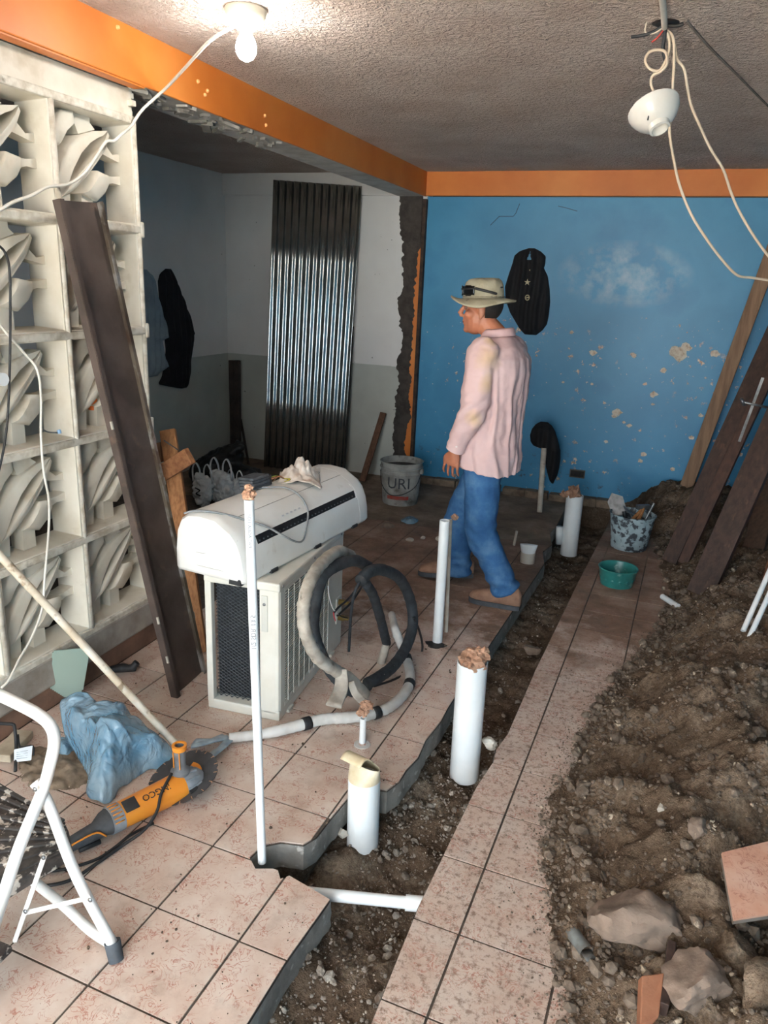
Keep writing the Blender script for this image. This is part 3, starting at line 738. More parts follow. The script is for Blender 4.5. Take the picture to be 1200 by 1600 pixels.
for z in (0.16, 0.24): acp(MB().lathe([(0, .05), (.009, .05), (.009, .03), (.014, .03), (.014, 0), (0, 0)], 10, Matrix.Rotation(math.pi/2, 3, 'Y'), (0.005, AL-0.06, z)), 'valve', pm('brass_valve', '#A08A55', None, rough=0.35, metal=0.9), vl)

# ---------------------------------------------------------------- indoor split unit lying on top of it
IL = 0.95
idu = thing('indoor_ac_unit', 'white wall air-conditioner unit lying on the outdoor unit', 'air conditioner', (-1.345, 2.268, AH+0.001), math.radians(-5.5))
IW = 0.335
prof = [(-IW, 0.012), (-IW, .09), (-IW+.010, .17), (-IW+.030, .215), (-IW+.065, .240), (-IW+.12, .247), (-IW+.20, .240), (-.10, .218), (-.062, .196), (-.035, .165), (-.014, .115), (-.003, .06), (0, .012), (-.01, 0), (-IW+.01, 0)]
def iring(y, sc=1.0, top=1.0):
    cx, cz = -IW/2, 0.11
    return [Vector((cx+(x-cx)*sc, y, cz+(z-cz)*sc)) for x, z in prof]
def idp(mb, name, mat, par=idu, **k): return mb.build(name, mat, par, local=True, **k)
idp(MB().loft([iring(0.012, .985), iring(0.075, 1.0), iring(IL-0.075, 1.0), iring(IL-.012, .985)]), 'housing', M_WHITEP, smooth=40)
def endcap(y0, y1, y2, name):
    r = MB().loft([iring(y0, 1.004), iring(y1, 1.006), iring((y1+y2)/2, 0.985), iring(y2, 0.93), iring(y2+(y2-y1)*.25, .80)]); return idp(r, name, M_WHITEP, smooth=40)
ec = endcap(0.074, 0.012, -0.022, 'end_cap')
idp(MB().tube(spl([(-IW+.018, -0.013, .115), (-IW+.10, -0.0285, .098), (-IW+.19, -0.0285, .105), (-.075, -0.026, .13), (-.045, -.010, .17)], 6), 0.0016, 5), 'cap_seam', pm('seam_grey', '#A8A8A4'), ec)
idp(MB().tube(spl([(-IW+.004, -0.008, .052), (-IW+.10, -0.0285, .046), (-.08, -0.0285, .046), (-.012, -.012, .050)], 6), 0.0014, 5), 'cap_seam', pm('seam_grey2', '#B0B0AC'), ec)
idp(MB().prism([(-.075, -.0005), (-.02, -.0005), (-.022, .022), (-.035, .03), (-.06, .03), (-.072, .02)], -0.028, 0.03, Matrix(((1, 0, 0), (0, 0, 1), (0, 1, 0)))), 'cable_cutout', M_DARKG, ec)
endcap(IL-0.074, IL-0.012, IL+0.022, 'end_cap')
# front: seams, outlet slot with louvre, small marks
def onprof(x):  # height of the upper profile at x
    return interp([(p[0], p[1]) for p in prof[:13]], x)
def surf_line(x, y0, y1, r, name, mat, lift=0.0):
    z = onprof(x); return idp(MB().tube([(x, y0, z+lift), (x, y1, z+lift)], r, 5), name, mat)
surf_line(-.112, 0.075, IL-0.075, 0.0014, 'panel_seam', pm('seam_dark', '#8E8D88'))
slot = MB(); xa, xb = -.034, -.0215
slot.add([Vector((x, y, onprof(x)+l)) for l in (-.004, .0015) for y in (0.085, IL-0.085) for x in (xa, xb)], [(0, 1, 3, 2), (4, 6, 7, 5), (0, 4, 5, 1), (2, 3, 7, 6), (0, 2, 6, 4), (1, 5, 7, 3)])
so = idp(slot, 'air_outlet', pm('black_slot', '#15171A'))
for k in range(28):
    y = 0.10+k*0.0272
    idp(MB().box((-.0255, y, onprof(-.0255)+.001), (0.008, 0.006, 0.004)), 'louvre_fin', pm('slot_fin', '#3A4046') if k == 0 else bpy.data.materials['slot_fin'], so)
idp(MB().tube([(-.058, IL-.085, onprof(-.058)), (-.020, IL-.083, onprof(-.02)+.001)], 0.003, 6), 'flap_end', M_WHITEP)
for x, n in ((-.052, 5),):
    for k in range(n): idp(MB().box((x, 0.30+k*0.03, onprof(x)+0.0006), (0.006, 0.016, 0.0014), Matrix.Rotation(math.radians(38), 3, 'Y')), 'faded_mark', pm('faded_mark', '#B9BCBF') if k == 0 else bpy.data.materials['faded_mark'])
for k in range(3): idp(MB().box((-0.001, 0.16+k*0.33, 0.008), (0.012, 0.045, 0.014)), 'bottom_notch', M_DARKG)
idp(MB().tube([Vector((-.19+.018*math.cos(a), IL-.17+.018*math.sin(a), onprof(-.19)+.0005)) for a in [i*math.pi/8 for i in range(17)]], 0.0008, 4), 'round_stamp', M_INK)

# things lying on the indoor unit -------------------------------------------------
IM = wmat(idu)
def on_idu(x, y, dz=0.0): return IM @ Vector((x, y, onprof(x)+dz))
# crumpled work glove / cloth
def drape(name, label, ctr, ax, ay, hfun, mat, nu=34, nv=34):
    def fn(u, v):
        x = (u-.5)*2; y = (v-.5)*2; return ctr+Vector(ax)*x*(1+.12*noise.noise(Vector((y*2, 3, 1))))+Vector(ay)*y*(1+.15*noise.noise(Vector((x*2, 7, 1))))+Vector((0, 0, hfun(x, y)))
    return tag(MB().sheet(fn, nu, nv, .004).build(name, mat, smooth=True), label, 'cloth')
base = on_idu(-.20, 0.66, 0.004)
def clothh(x, y):
    r = math.hypot(x*.9, y*1.1)
    rid = abs(noise.noise(Vector((x*1.7+2.2, y*1.7, .4))))*.045+abs(noise.noise(Vector((x*3.6, y*3.6+5, .9))))*.03
    return max(0.0, (.058*math.exp(-((x-.25)**2+(y-.1)**2)*2.4)+rid)*max(0, 1-r**3*.55))-.030*x*x*(1 if x > 0 else .2)
drape('crumpled_cloth', 'crumpled off-white cloth lying on top of the white indoor unit', base, (.075, .05, 0), (-.05, .095, 0), clothh, pm('dirty_cloth', '#D9D0C6', '#BCAA9A', 18, 0.95, bump=0.3, c3='#7A4A34', s3=9, lo3=0.62, hi3=0.7))
# grey terminal block with wires
tb = thing('terminal_block', 'dark grey wiring block with stub wires on the indoor unit', 'terminal block', on_idu(-.26, 0.40, 0.004), math.radians(-8))
TM = Matrix.Rotation(math.radians(-6), 3, 'Y')
tb_b = MB()
for k in range(4): tb_b.box((0.0-k*.002, 0, 0.010+k*0.0125), (0.075+.006*(k % 2), 0.115-.006*(k % 2), 0.0115), TM)
tb_b.build('body', pm('grey_bakelite', '#53565A', '#3C3F42', 30, 0.7), tb, local=True, bevel=0.002)
MB().box((0.01, 0.062, 0.026), (0.05, 0.022, 0.044), TM).build('clamp', M_BLACKR, tb, local=True, bevel=0.003)
for k, (c, e) in enumerate((('#2F7A4A', (.05, .17, .012)), ('#B4A53C', (.075, .15, .02)), ('#1B1B1D', (.09, .19, .004)), ('#8A5A3C', (.03, .13, .03)))):
    MB().tube(spl([(0.01+.008*k, .07, .03), (0.03+.006*k, .11, .035), (0.05, .14, .02), e, (e[0]-.03, e[1]-.005, .002)], 5), 0.0025, 6).build('stub_wire', pm('stub%d' % k, c), tb, local=True, smooth=True)
# grey cable loop across the unit, hanging over the slot
cab = [on_idu(-.24, .39, .006), on_idu(-.20, .42, .008), on_idu(-.14, .46, .010), on_idu(-.08, .475, .012), on_idu(-.03, .455, .012), on_idu(-.008, .40, .012), IM @ Vector((.010, .35, .075)), IM @ Vector((.012, .30, .085)), IM @ Vector((.004, .24, .12)), on_idu(-.04, .16, .010), on_idu(-.09, .09, .006), on_idu(-.16, .03, .005), on_idu(-.24, -.002, .006), on_idu(-.29, -.01, .008)]
tag(MB().tube(spl(cab, 8), 0.0042, 8).build('grey_cable', pm('grey_cable', '#8D9193', '#74787A', 20, 0.5), smooth=True), 'thin grey cable looped over the front of the indoor unit', 'cable')

# ---------------------------------------------------------------- coil of insulated hose in front of the grille
hose = thing('insulated_hose_coil', 'coil of black and grey taped insulated hose leaning on the grille', 'hose', (-1.02, 2.7, 0))
def hz(px, py, X): return gx(px, py, X)
M_FOAM = pm('black_foam', '#33383D', '#24282C', 25, 0.8, bump=0.3, bscale=60, c3='#8C8A86', s3=45, lo3=0.70, hi3=0.74)
M_TAPE = pm('dirty_grey_tape', '#B9B4AA', '#8D867C', 12, 0.7, bump=0.4, bscale=35, c3='#5E574E', s3=20, lo3=0.62, hi3=0.72)
M_WTAPE = pm('white_wrap_tape', '#D3D3D0', '#BBB9B4', 10, 0.6, bump=0.4, bscale=40)
g1 = [hz(548, 868, -1.16), hz(528, 862, -1.13), hz(503, 880, -1.10), hz(484, 910, -1.08), hz(474, 950, -1.07), hz(478, 990, -1.06), hz(495, 1025, -1.04), hz(520, 1045, -1.01), hz(545, 1060, -.98), hz(570, 1085, -.95)]
def wrap(path, r, n=10, wob=0.05):
    rr = (lambda f: r) if not isinstance(r, list) else (lambda f: interp([(i/(len(r)-1), r[i]) for i in range(len(r))], f))
    R = [rr(i/(len(path)-1))*(1+wob*math.sin(i*2.1)+wob*random.uniform(-1, 1)) for i in range(len(path))]
    return MB().tube(path, R, n)
wrap(spl(g1, 8), 0.024, 12).build('taped_hose', M_TAPE, hose, smooth=True)
b1 = [hz(575, 885, -1.06), hz(555, 876, -1.07), hz(530, 882, -1.09), hz(505, 900, -1.11), hz(493, 940, -1.12), hz(490, 985, -1.13), hz(503, 1025, -1.11), hz(522, 1056, -1.09), hz(545, 1078, -1.05), hz(562, 1080, -1.02), hz(574, 1072, -.98)]
wrap(spl(b1, 8), 0.024, 12, .02).build('black_hose', M_FOAM, hose, smooth=True)
b2 = [hz(563, 908, -1.02), hz(578, 893, -1.01), hz(600, 891, -1.0), hz(625, 905, -0.99), hz(641, 938, -0.97), hz(645, 975, -0.95), hz(635, 1010, -0.94), hz(615, 1040, -0.94), hz(592, 1058, -0.95), hz(574, 1068, -0.97)]
wrap(spl(b2, 8), 0.025, 12, .02).build('black_hose', M_FOAM, hose, smooth=True)
b3 = [hz(572, 912, -1.03), hz(583, 930, -1.03), hz(594, 965, -1.04), hz(604, 1005, -1.05)]
wrap(spl(b3, 8), 0.021, 12, .03).build('black_hose', M_FOAM, hose, smooth=True)
wrap(spl([hz(604, 1004, -1.05), hz(600, 1020, -1.05), hz(594, 1040, -1.06)], 6), 0.019, 10).build('tape_tail', M_TAPE, hose, smooth=True)
ft = spl([hz(533, 1046, -.985), hz(533, 1075, -.97), hz(521, 1104, -.95)], 5)
MB().tube(ft, [.022, .027, .030], 12, flat=0.16, ref=FWD).build('tape_tail', M_TAPE, hose, smooth=True)
MB().tube(spl([hz(548, 1065, -.96), hz(556, 1085, -.94), hz(570, 1098, -.92)], 5), [.014, .015, .018], 10, flat=0.2, ref=FWD).build('tape_tail', M_TAPE, hose, smooth=True)
tail = [hz(612, 960, -1.10), gz(618, 985, .16), gz(628, 1010, .08), gz(637, 1035, .03), gz(641, 1062, .026), gz(632, 1083, .026), gz(610, 1104, .026), gz(580, 1116, .026), gz(545, 1121, .026), gz(505, 1124, .026), gz(465, 1134, .026), gz(425, 1144, .026), gz(385, 1150, .026), gz(358, 1153, .024)]
wrap(spl(tail, 10), [.017, .02, .021, .022, .022, .022, .023, .023, .022, .020, .018], 12, .04).build('white_taped_tail', M_WTAPE, hose, smooth=True)
TS = spl(tail, 10)
for i in (26, 42, 66, 95): 
    k = TS[i:i+4]; MB().tube(k, .0255, 12).build('black_tape_band', M_BLACKR, hose, smooth=True)
for (a, b) in (((356, 1152), (305, 1158)), ((358, 1156), (330, 1180)), ((350, 1150), (300, 1165))):
    MB().tube(spl([gz(*a, .022), gz((a[0]+b[0])/2, (a[1]+b[1])/2+2, .03), gz(*b, .012)], 5), [.018, .014, .018], 9, flat=.35).build('frayed_plastic_end', pm('greyish_film', '#8FA0AB', '#6F7F8A', 20, 0.35) if 'greyish_film' not in bpy.data.materials else bpy.data.materials['greyish_film'], hose, smooth=True)
w1 = [hz(646, 965, -.94), hz(655, 985, -.93), hz(660, 1010, -.92), hz(655, 1030, -.92), hz(640, 1048, -.93), hz(615, 1062, -.94), hz(585, 1072, -.96)]
MB().tube(spl(w1, 6), 0.0055, 8).build('black_wire', M_BLACKR, hose, smooth=True)
w2 = [hz(566, 905, -1.02), hz(556, 920, -1.03), hz(550, 945, -1.06), hz(547, 980, -1.08), hz(545, 1018, -1.08)]
MB().tube(spl(w2, 6), 0.006, 8).build('black_wire', M_FOAM, hose, smooth=True)
for k, (pts, c) in enumerate((([(563, 912), (545, 935), (530, 948), (522, 957)], '#2A2C30'), ([(566, 916), (550, 940), (535, 955), (527, 962)], '#1E2022'), ([(512, 915), (515, 935), (520, 950), (528, 960)], '#D6D6D6'), ([(521, 957), (522, 963), (524, 970)], '#B8303A'), ([(528, 960), (535, 964), (543, 966)], '#1E2022'))):
    MB().tube(spl([hz(x, y, -1.09) for x, y in pts], 5), 0.0045 if k < 2 else 0.0025, 6).build('loose_wire', pm('loose_wire%d' % k, c), hose, smooth=True)

# ---------------------------------------------------------------- plastic pipes standing in the floor
def pipe(name, label, base, top, r, wall=0.003, mat=M_PVC, sides=24, cat='pipe'):
    base = Vector(base); top = Vector(top); d = (top-base); L = d.length; z = d.normalized()
    x = z.orthogonal().normalized(); y = z.cross(x)
    M = Matrix((x, y, z)).transposed()
    t = thing(name, label, cat, base)
    m = MB().lathe([(r-wall, 0), (r, 0), (r, L), (r-wall, L), (r-wall, L-0.08 if L > .1 else 0.0)], sides, M, base)
    m.build('pipe_wall', mat, t, smooth=40)
    return t, M, L
def rag(t, c, s_, seed, mat=None, name='rag_plug', n=7):
    random.seed(seed); bm2 = bmesh.new(); bmesh.ops.create_icosphere(bm2, subdivisions=3, radius=1.0); c = Vector(c); vs = []
    sx_, sy_, sz_ = random.uniform(.75, 1.15), random.uniform(.7, 1.0), random.uniform(.6, .95)
    for v in bm2.verts:
        p = v.co; k = 2.1
        d = .55*(abs(noise.noise(p*1.3+Vector((seed, 0, 0))))-.2)+.42*(abs(noise.noise(p*k+Vector((0, seed, 0))))-.2)+.10*(abs(noise.noise(p*4.4+Vector((0, 0, seed))))-.2)
        q = p*(.62+d*1.15)
        vs.append(c+Vector((q.x*s_*sx_, q.y*s_*sy_, q.z*s_*sz_+s_*.15)))
    fs = [tuple(v.index for v in f.verts) for f in bm2.faces]; bm2.free()
    return MB().add(vs, fs).build(name, mat or M_RAG, t, smooth=False)
t, M, L = pipe('tall_thin_pipe', 'tall thin white pipe standing before the air conditioner, rag in its top', gz(407, 1350, -.02)+Vector((0, 0.01, 0)), gy(389, 780, 1.60), 0.0128)
rag(t, t.location+M @ Vector((0, 0, L+.008)), 0.03, 3); rag(t, t.location+M @ Vector((0.0, 0, L+.028)), 0.018, 4)
tm = M.col[2].normalized()
up_ = Vector(tm); outw = (C0-(t.location+up_*L*.7)); outw = (outw-up_*outw.dot(up_)).normalized(); sd = outw.cross(up_)
for txt, pos, sz in (('1/2 SDR 13.5', 0.68, 0.020), ('PVC AGUA 1120', 0.93, 0.013)):
    p = t.location+up_*(L*pos)+outw*0.0129+sd*0.002
    q = text_mb(txt, sz, frame(p, up_, -sd*0.9, outw), 0.0004); q.build('pipe_print', M_INK, t)
t, M, L = pipe('thin_pipe_stub', 'short thin white pipe stub plugged with a brown rag', gz(566, 1163, -.01), gz(566, 1163, 0)+Vector((0, 0, .115)), 0.0125)
rag(t, t.location+Vector((0, 0, L+.012)), 0.03, 5); rag(t, t.location+Vector((0.012, 0, L+.045)), 0.032, 15)
MB().lathe([(.014, .001), (.030, .0015), (.033, 0)], 14, None, gz(566, 1163)).build('chipped_hole_rim', M_GREYW, t)
def fold_top(t, base, L, r, mat):
    MB().sheet(lambda u, v: base+Vector((lerp(-r, r, u)*.95, r*.35*math.sin(u*6)-.0+v*-.006, L+0.035*math.sin(v*math.pi*.9)-.012*v)), 10, 8, 0.003).build('folded_flap', mat, t, smooth=True)
b = gz(566, 1331, -.19)
t, M, L = pipe('wide_pipe', 'wide white pipe at the trench with its top heated and folded shut', b, b+Vector((-.003, 0.0, .30)), 0.0545)
# the squeezed, yellowed mouth of that pipe
M_YEL = pm('scorched_pvc', '#D9CFB6', '#C6B48F', 12, 0.5)
rings = []
for k in range(7):
    f = k/6; rx = lerp(.055, .062, f); ry = lerp(.055, .022, f)
    rings.append(ellring(b+Vector((-.003, 0, .30+.055*f)), (.95, -.3, 0), (.3, .95, 0), rx, ry, 24))
MB().loft(rings, False).build('squeezed_mouth', M_YEL, t, smooth=True, recalc=False)
fl = b+Vector((-.025, -.012, .355))
MB().sheet(lambda u, v: fl+Vector((.95, -.3, 0))*lerp(-.045, .040, u)+Vector((0, 0, 1))*(0.030*math.sin(v*2.6)+.004*u)+Vector((-.3, -.95, 0))*(lerp(-.035, .035, v)), 8, 8, .004).build('folded_flap', M_YEL, t, smooth=True)
b = gz(725, 1213, -.17)
t, M, L = pipe('wide_pipe', 'tallest wide white pipe in the trench, mouth stuffed with brown rag', b, b+Vector((-.004, 0, .505)), 0.0575)
rag(t, b+Vector((-.004, 0, .495)), 0.085, 8); rag(t, b+Vector((0.02, .02, .525)), 0.06, 9)
b = gz(683, 1008, -.02)
t, M, L = pipe('open_pipe', 'open white pipe standing in a hole in the tiles beside the trench', b, gy(695, 813, b.y+.005), 0.0245, .0035)
MB().prism([(.05*math.cos(a)*(1+.3*math.sin(3*a)), .04*math.sin(a)) for a in [i*math.pi/7 for i in range(14)]], 0.0002, 0.0012, None, gz(680, 1008)).build('dark_hole', pm('hole_dark', '#1F1A16'), t)
b = gz(697, 990, -.01)
t, M, L = pipe('thin_pipe', 'thin beige pipe right behind the open white pipe', b, gy(704, 812, b.y), 0.009, .002, M_PVCD)
rag(t, t.location+Vector((0, 0, L+.012))+Vector((.002, 0, 0)), 0.026, 12)
b = gz(843, 800)
t, M, L = pipe('leaning_wall_pipe', 'grey white pipe standing under the black cloth at the blue wall', b, gy(850, 700, 5.86), 0.021, .003, M_PVCD)
b = gz(888, 866, -.20)
t, M, L = pipe('wide_pipe', 'wide white pipe near the blue wall with a brown rag in its mouth', b, b+Vector((-.002, 0, .46)), 0.062)
rag(t, b+Vector((-.01, 0, .465)), 0.085, 21); rag(t, b+Vector((-.07, -.01, .455)), 0.05, 22)
MB().tube([b+Vector((-.075, -.02, .08)), b+Vector((-.085, -.02, .21))], 0.032, 16, flat=.8).build('broken_collar', M_PVC, t, smooth=True)
b = gz(821, 905, -.12)
t, M, L = pipe('pinched_pipe', 'dirty beige pipe stub with pinched mouth in front of the wall', b, b+Vector((0, 0, .19)), 0.047, .003, M_PVCD)
rings = [ellring(b+Vector((0, 0, .19+.05*f)), (.95, .2, 0), (-.2, .95, 0), lerp(.047, .058, f), lerp(.047, .014, f), 20) for f in [i/5 for i in range(6)]]
MB().loft(rings, False).build('pinched_mouth', M_PVC, t, smooth=True, recalc=False)
b = gz(803, 852)
pipe('thin_pipe', 'little thin beige pipe stub behind the man', b, b+Vector((0.01, 0, .105)), 0.009, .002, M_PVCD)
# horizontal water line across the trench
a = gz(510, 1398, -.055); c = gz(652, 1412, -.055); d = (c-a).normalized()
t = thing('trench_pipe', 'white pipe running level across the trench into the far slab', 'pipe', (a+c)/2)
MB().tube([a-d*.12, c+d*.04], 0.0175, 18).build('pipe_wall', M_PVC, t, smooth=40)
MB().tube([c-d*.035, c+d*.05], 0.0225, 18).build('coupling', M_PVC, t, smooth=40)
# loose pipe pieces on the right
a = gz(1035, 932, .02); c = gz(1060, 948, .03)
t = thing('pipe_offcut', 'short white pipe offcut lying on the floor beside the dirt heap', 'pipe', (a+c)/2); MB().tube([a, c], .016, 14).build('pipe_wall', M_PVC, t, smooth=40)
for k, (p, q, lab) in enumerate((((1166, 975), (1213, 868), 'left one of two thin white pipes leaning at the right edge'), ((1176, 985), (1222, 885), 'right one of two thin white pipes leaning at the right edge'))):
    a = gz(p[0], p[1], heap_h(0.62, 4.0)-.0); c = gy(q[0], q[1], a.y+.25); c2 = a+(c-a)*min((XR-.03-a.x)/max(.02, c.x-a.x), 2.45/max(.05, c.z-a.z))
    t = thing('thin_pipe', lab, 'pipe', a, group='thin pipes leaning at the right edge'); MB().tube([a-(c-a)*.1, c2], .0115, 12).build('pipe_wall', M_PVC, t, smooth=40)
# broken dark pipe on the tiles bottom right
a = gz(893, 1455, .045); c = gz(925, 1500, .05)
t = thing('broken_pipe', 'broken dirty grey pipe piece on the tiles near the rock', 'pipe', (a+c)/2)
MB().tube([a, a+(c-a)*.75], .019, 14, caps=False).build('pipe_wall', pm('dirty_grey_pvc', '#6F7472', '#4E4A45', 18, .7), t, smooth=40)
MB().tube([a+(c-a)*.7, c], .016, 10, flat=.25).build('jagged_end', pm('dirty_grey_pvc2', '#5A5F60', '#4E4A45', 18, .7), t, smooth=True)
rag(t, a, 0.035, 31, M_HEAP, 'clod', 5)

# ---------------------------------------------------------------- dark steel channel leaning on the block wall
random.seed(11)
M_RUST = pm('dark_rusty_steel', '#5E524D', '#483F3B', 6, 0.5, metal=0.35, bump=0.25, bscale=30, c3='#6E5A4E', s3=14, lo3=0.62, hi3=0.78)
M_WOOD = pm('raw_brown_wood', '#A9774A', '#8A5C36', 14, 0.7, stretch=(6, 6, 0.6), bump=0.3, bscale=30)
M_WOODD = pm('dark_stained_plank', '#43312A', '#2F221D', 8, 0.6, stretch=(5, 5, 0.5), bump=0.3, bscale=20, c3='#5E4438', s3=6, lo3=0.6, hi3=0.75)
M_WOODL = pm('grey_brown_plank', '#8A6E55', '#6E543F', 8, 0.7, stretch=(5, 5, 0.5), bump=0.3, bscale=20)
b0, b1 = gz(268, 1088, 0.0), gz(312, 1052, 0.0)
t0_, t1_ = gx(78, 312, -2.055), gx(152, 318, -2.055)
bc, tc = (b0+b1)/2, (t0_+t1_)/2
ch = thing('steel_channel', 'long dark steel channel leaning against the breeze-block wall', 'steel channel', bc)
al = (tc-bc); CL = al.length; al.normalize()
wd = ((t1_-t0_).normalized()+(b1-b0).normalized()).normalized(); wd = (wd-al*wd.dot(al)).normalized(); nr = wd.cross(al)
if nr.x < 0: nr = -nr
CW = 0.218
def chf(u, v, n): return bc+wd*u+al*v+nr*n
CMt = Matrix((wd, al, nr)).transposed()
MB().box(chf(0, CL/2, 0.006), (CW, CL, 0.005), CMt).build('web', M_RUST, ch)
MB().box(chf(-CW/2, CL/2, 0.018), (0.005, CL, 0.030), CMt).build('flange', M_RUST, ch)
MB().box(chf(CW/2, CL/2, 0.018), (0.005, CL, 0.030), CMt).build('flange', pm('scraped_shiny_flange', '#8F8678', '#5B4C42', 5, 0.3, metal=0.75, c3='#C9C9C6', s3=7, lo3=0.5, hi3=0.62), ch)
MB().box(chf(-CW/2+.010, CL/2, 0.033), (0.02, CL, 0.004), CMt).build('lip', M_RUST, ch)
MB().box(chf(CW/2-.008, CL/2, 0.033), (0.017, CL, 0.004), CMt).build('lip', bpy.data.materials['scraped_shiny_flange'], ch)
lp = MB()
for k in range(7): lp.box(chf(random.choice((-CW/2, CW/2)), CL*random.random(), 0.03), (0.012, 0.03, 0.008), CMt)
lp.build('weld_spatter', pm('pale_spatter', '#B7B2A6'), ch)

# pole leaning from the floor to the wall
a = gz(285, 1174, 0.012); c = gx(0, 868, -2.0); d = (c-a); e = a+d*1.17
po = thing('wooden_pole', 'pale wooden pole leaning from the floor onto the block wall', 'pole', a)
MB().tube([a, a+d*.4, e], [0.013, .0135, .014], 12).build('shaft', pm('worn_pole', '#D9D2C4', '#BFB29C', 9, 0.6, c3='#8A7A64', s3=16, lo3=.62, hi3=.7), po, smooth=40)
MB().tube([a, a+d*.012], 0.0145, 12).build('tip', pm('pole_tip', '#8A7F72'), po, smooth=40)

# ---------------------------------------------------------------- stack of window glass slats against the sill
p0, p1 = gz(66, 1092, .012), gz(124, 1086, .012); q0, q1 = gx(84, 1008, -2.085), gx(131, 1003, -2.085)
up_ = ((q0+q1)/2-(p0+p1)/2); wv = (p1-p0).normalized(); un = wv.cross(up_).normalized()
if un.x < 0: un = -un
M_GLASS = NT('greenish_glass'); M_GLASS.b.inputs['Alpha'].default_value = 1.0
M_GLASS = M_GLASS.out('#8A9C92', 0.15)
for k in range(8):
    w_ = (p1-p0).length*random.uniform(.93, 1.0); f = k*0.012
    P = p0+un*(0.0065*k)+up_*(0.044*k)+wv*random.uniform(-.006, .006)+wv*(.003*k)
    m = MB(); u2 = up_*0.70
    cs = [P, P+wv*w_, P+wv*w_+u2, P+u2]; m.add(cs+[x+un*.0045 for x in cs], [(0, 1, 2, 3), (4, 7, 6, 5), (0, 4, 5, 1), (1, 5, 6, 2), (2, 6, 7, 3), (3, 7, 4, 0)])
    tag(m.build('glass_slat', M_GLASS), 'greenish glass window slat in the stack by the sill', 'glass slat', 'glass slats leaning on the sill')

# ---------------------------------------------------------------- blue plastic bags
def film(name, c, ctr, ring, alpha=0.9):
    n = NT(name); co = n.coord('Object')
    n.b.inputs['Alpha'].default_value = alpha
    n.bump(n.math('ABSOLUTE', n.math('SUBTRACT', n.noise(co, 11, 3, .5, 1.2), .5)), 0.9, 0.03)
    return n.out(n.ramp(n.noise(co, 9, 4), [(0.35, c), (0.7, ctr)]), 0.22)
M_BFILM = film('blue_film', '#6A9CBA', '#A9C6D6', None, .62)
M_WFILM = film('white_film', '#D5D7D8', '#F0F2F2', None, 1.0)
def crumple(name, outline, centre, mat, amp, seed, label, cat='plastic bag', rings=16, sub_=6, fold=9.0):
    """crumpled film: outline points (world) run round, centre is the high middle"""
    O = [Vector(p) for p in outline]; n = len(O); R_ = []
    loop = []
    for i in range(n):
        for k in range(sub_):
            t = k/sub_; a, b, c_, d_ = O[i-1], O[i], O[(i+1) % n], O[(i+2) % n]
            loop.append(0.5*((2*b)+(c_-a)*t+(2*a-5*b+4*c_-d_)*t*t+(3*b-a-3*c_+d_)*t**3))
    C_ = Vector(centre); N = len(loop); m = MB(); vs = [C_]
    for r in range(1, rings+1):
        f = r/rings
        for j, p in enumerate(loop):
            q = C_.lerp(p, f); q.z = p.z+(C_.z-p.z)*(1-f**1.7)
            k = abs(noise.noise(Vector((q.x*fold+seed, q.y*fold, seed))))-0.25+0.6*(abs(noise.noise(Vector((q.x*fold*2.3, q.y*fold*2.3+seed, 2))))-.25)
            q.z = max(0.004, q.z+amp*k*(1-0.55*f)); q.x += amp*.4*noise.noise(Vector((q.y*fold, q.x*fold, seed+3)))
            vs.append(q)
    fs = [(0, 1+j, 1+(j+1) % N) for j in range(N)]+[(1+(r-1)*N+j, 1+r*N+j, 1+r*N+(j+1) % N, 1+(r-1)*N+(j+1) % N) for r in range(1, rings) for j in range(N)]
    o = m.add(vs, fs).build(name, mat, smooth=True)
    sm = o.modifiers.new('thick', 'SOLIDIFY'); sm.thickness = 0.0012
    return tag(o, label, cat)
bo = [gz(97, 1092, .16), gz(125, 1084, .17), gz(160, 1100, .17), gz(186, 1098, .16), gz(215, 1120, .13), gz(242, 1140, .09), gz(272, 1180, .02), gz(262, 1197, .01), gz(230, 1206, .01), gz(203, 1226, .01), gz(176, 1251, .008), gz(142, 1250, .008), gz(131, 1220, .01), gz(126, 1185, .02), gz(106, 1152, .06), gz(98, 1120, .12)]
crumple('blue_plastic_bag', bo, gz(170, 1140, .20), M_BFILM, 0.085, 4.2, 'large crumpled blue plastic bag lying beside the orange grinder', rings=30, sub_=9, fold=9.0)
so_ = [gz(85, 1160, .02), gz(98, 1152, .05), gz(112, 1156, .04), gz(116, 1172, .01), gz(104, 1182, .008), gz(90, 1176, .01)]
crumple('blue_plastic_scrap', so_, gz(101, 1164, .055), M_BFILM, 0.04, 9.1, 'small crumpled blue plastic scrap left of the big blue bag', rings=9)
# black scrap by the sill
a = gz(172, 1046, .02)
sc_ = solid([MB().tube([a, a+Vector((.05, .02, .01)), a+Vector((.10, .05, 0))], [.016, .022, .012], 8), MB().tube([a+Vector((.08, .04, .0)), a+Vector((.10, .06, .03))], [.014, .018], 8)], .006, 2)
tag(sc_.build('black_rag', M_BLACKR, smooth=True), 'small black rag on the floor at the foot of the block wall', 'rag')

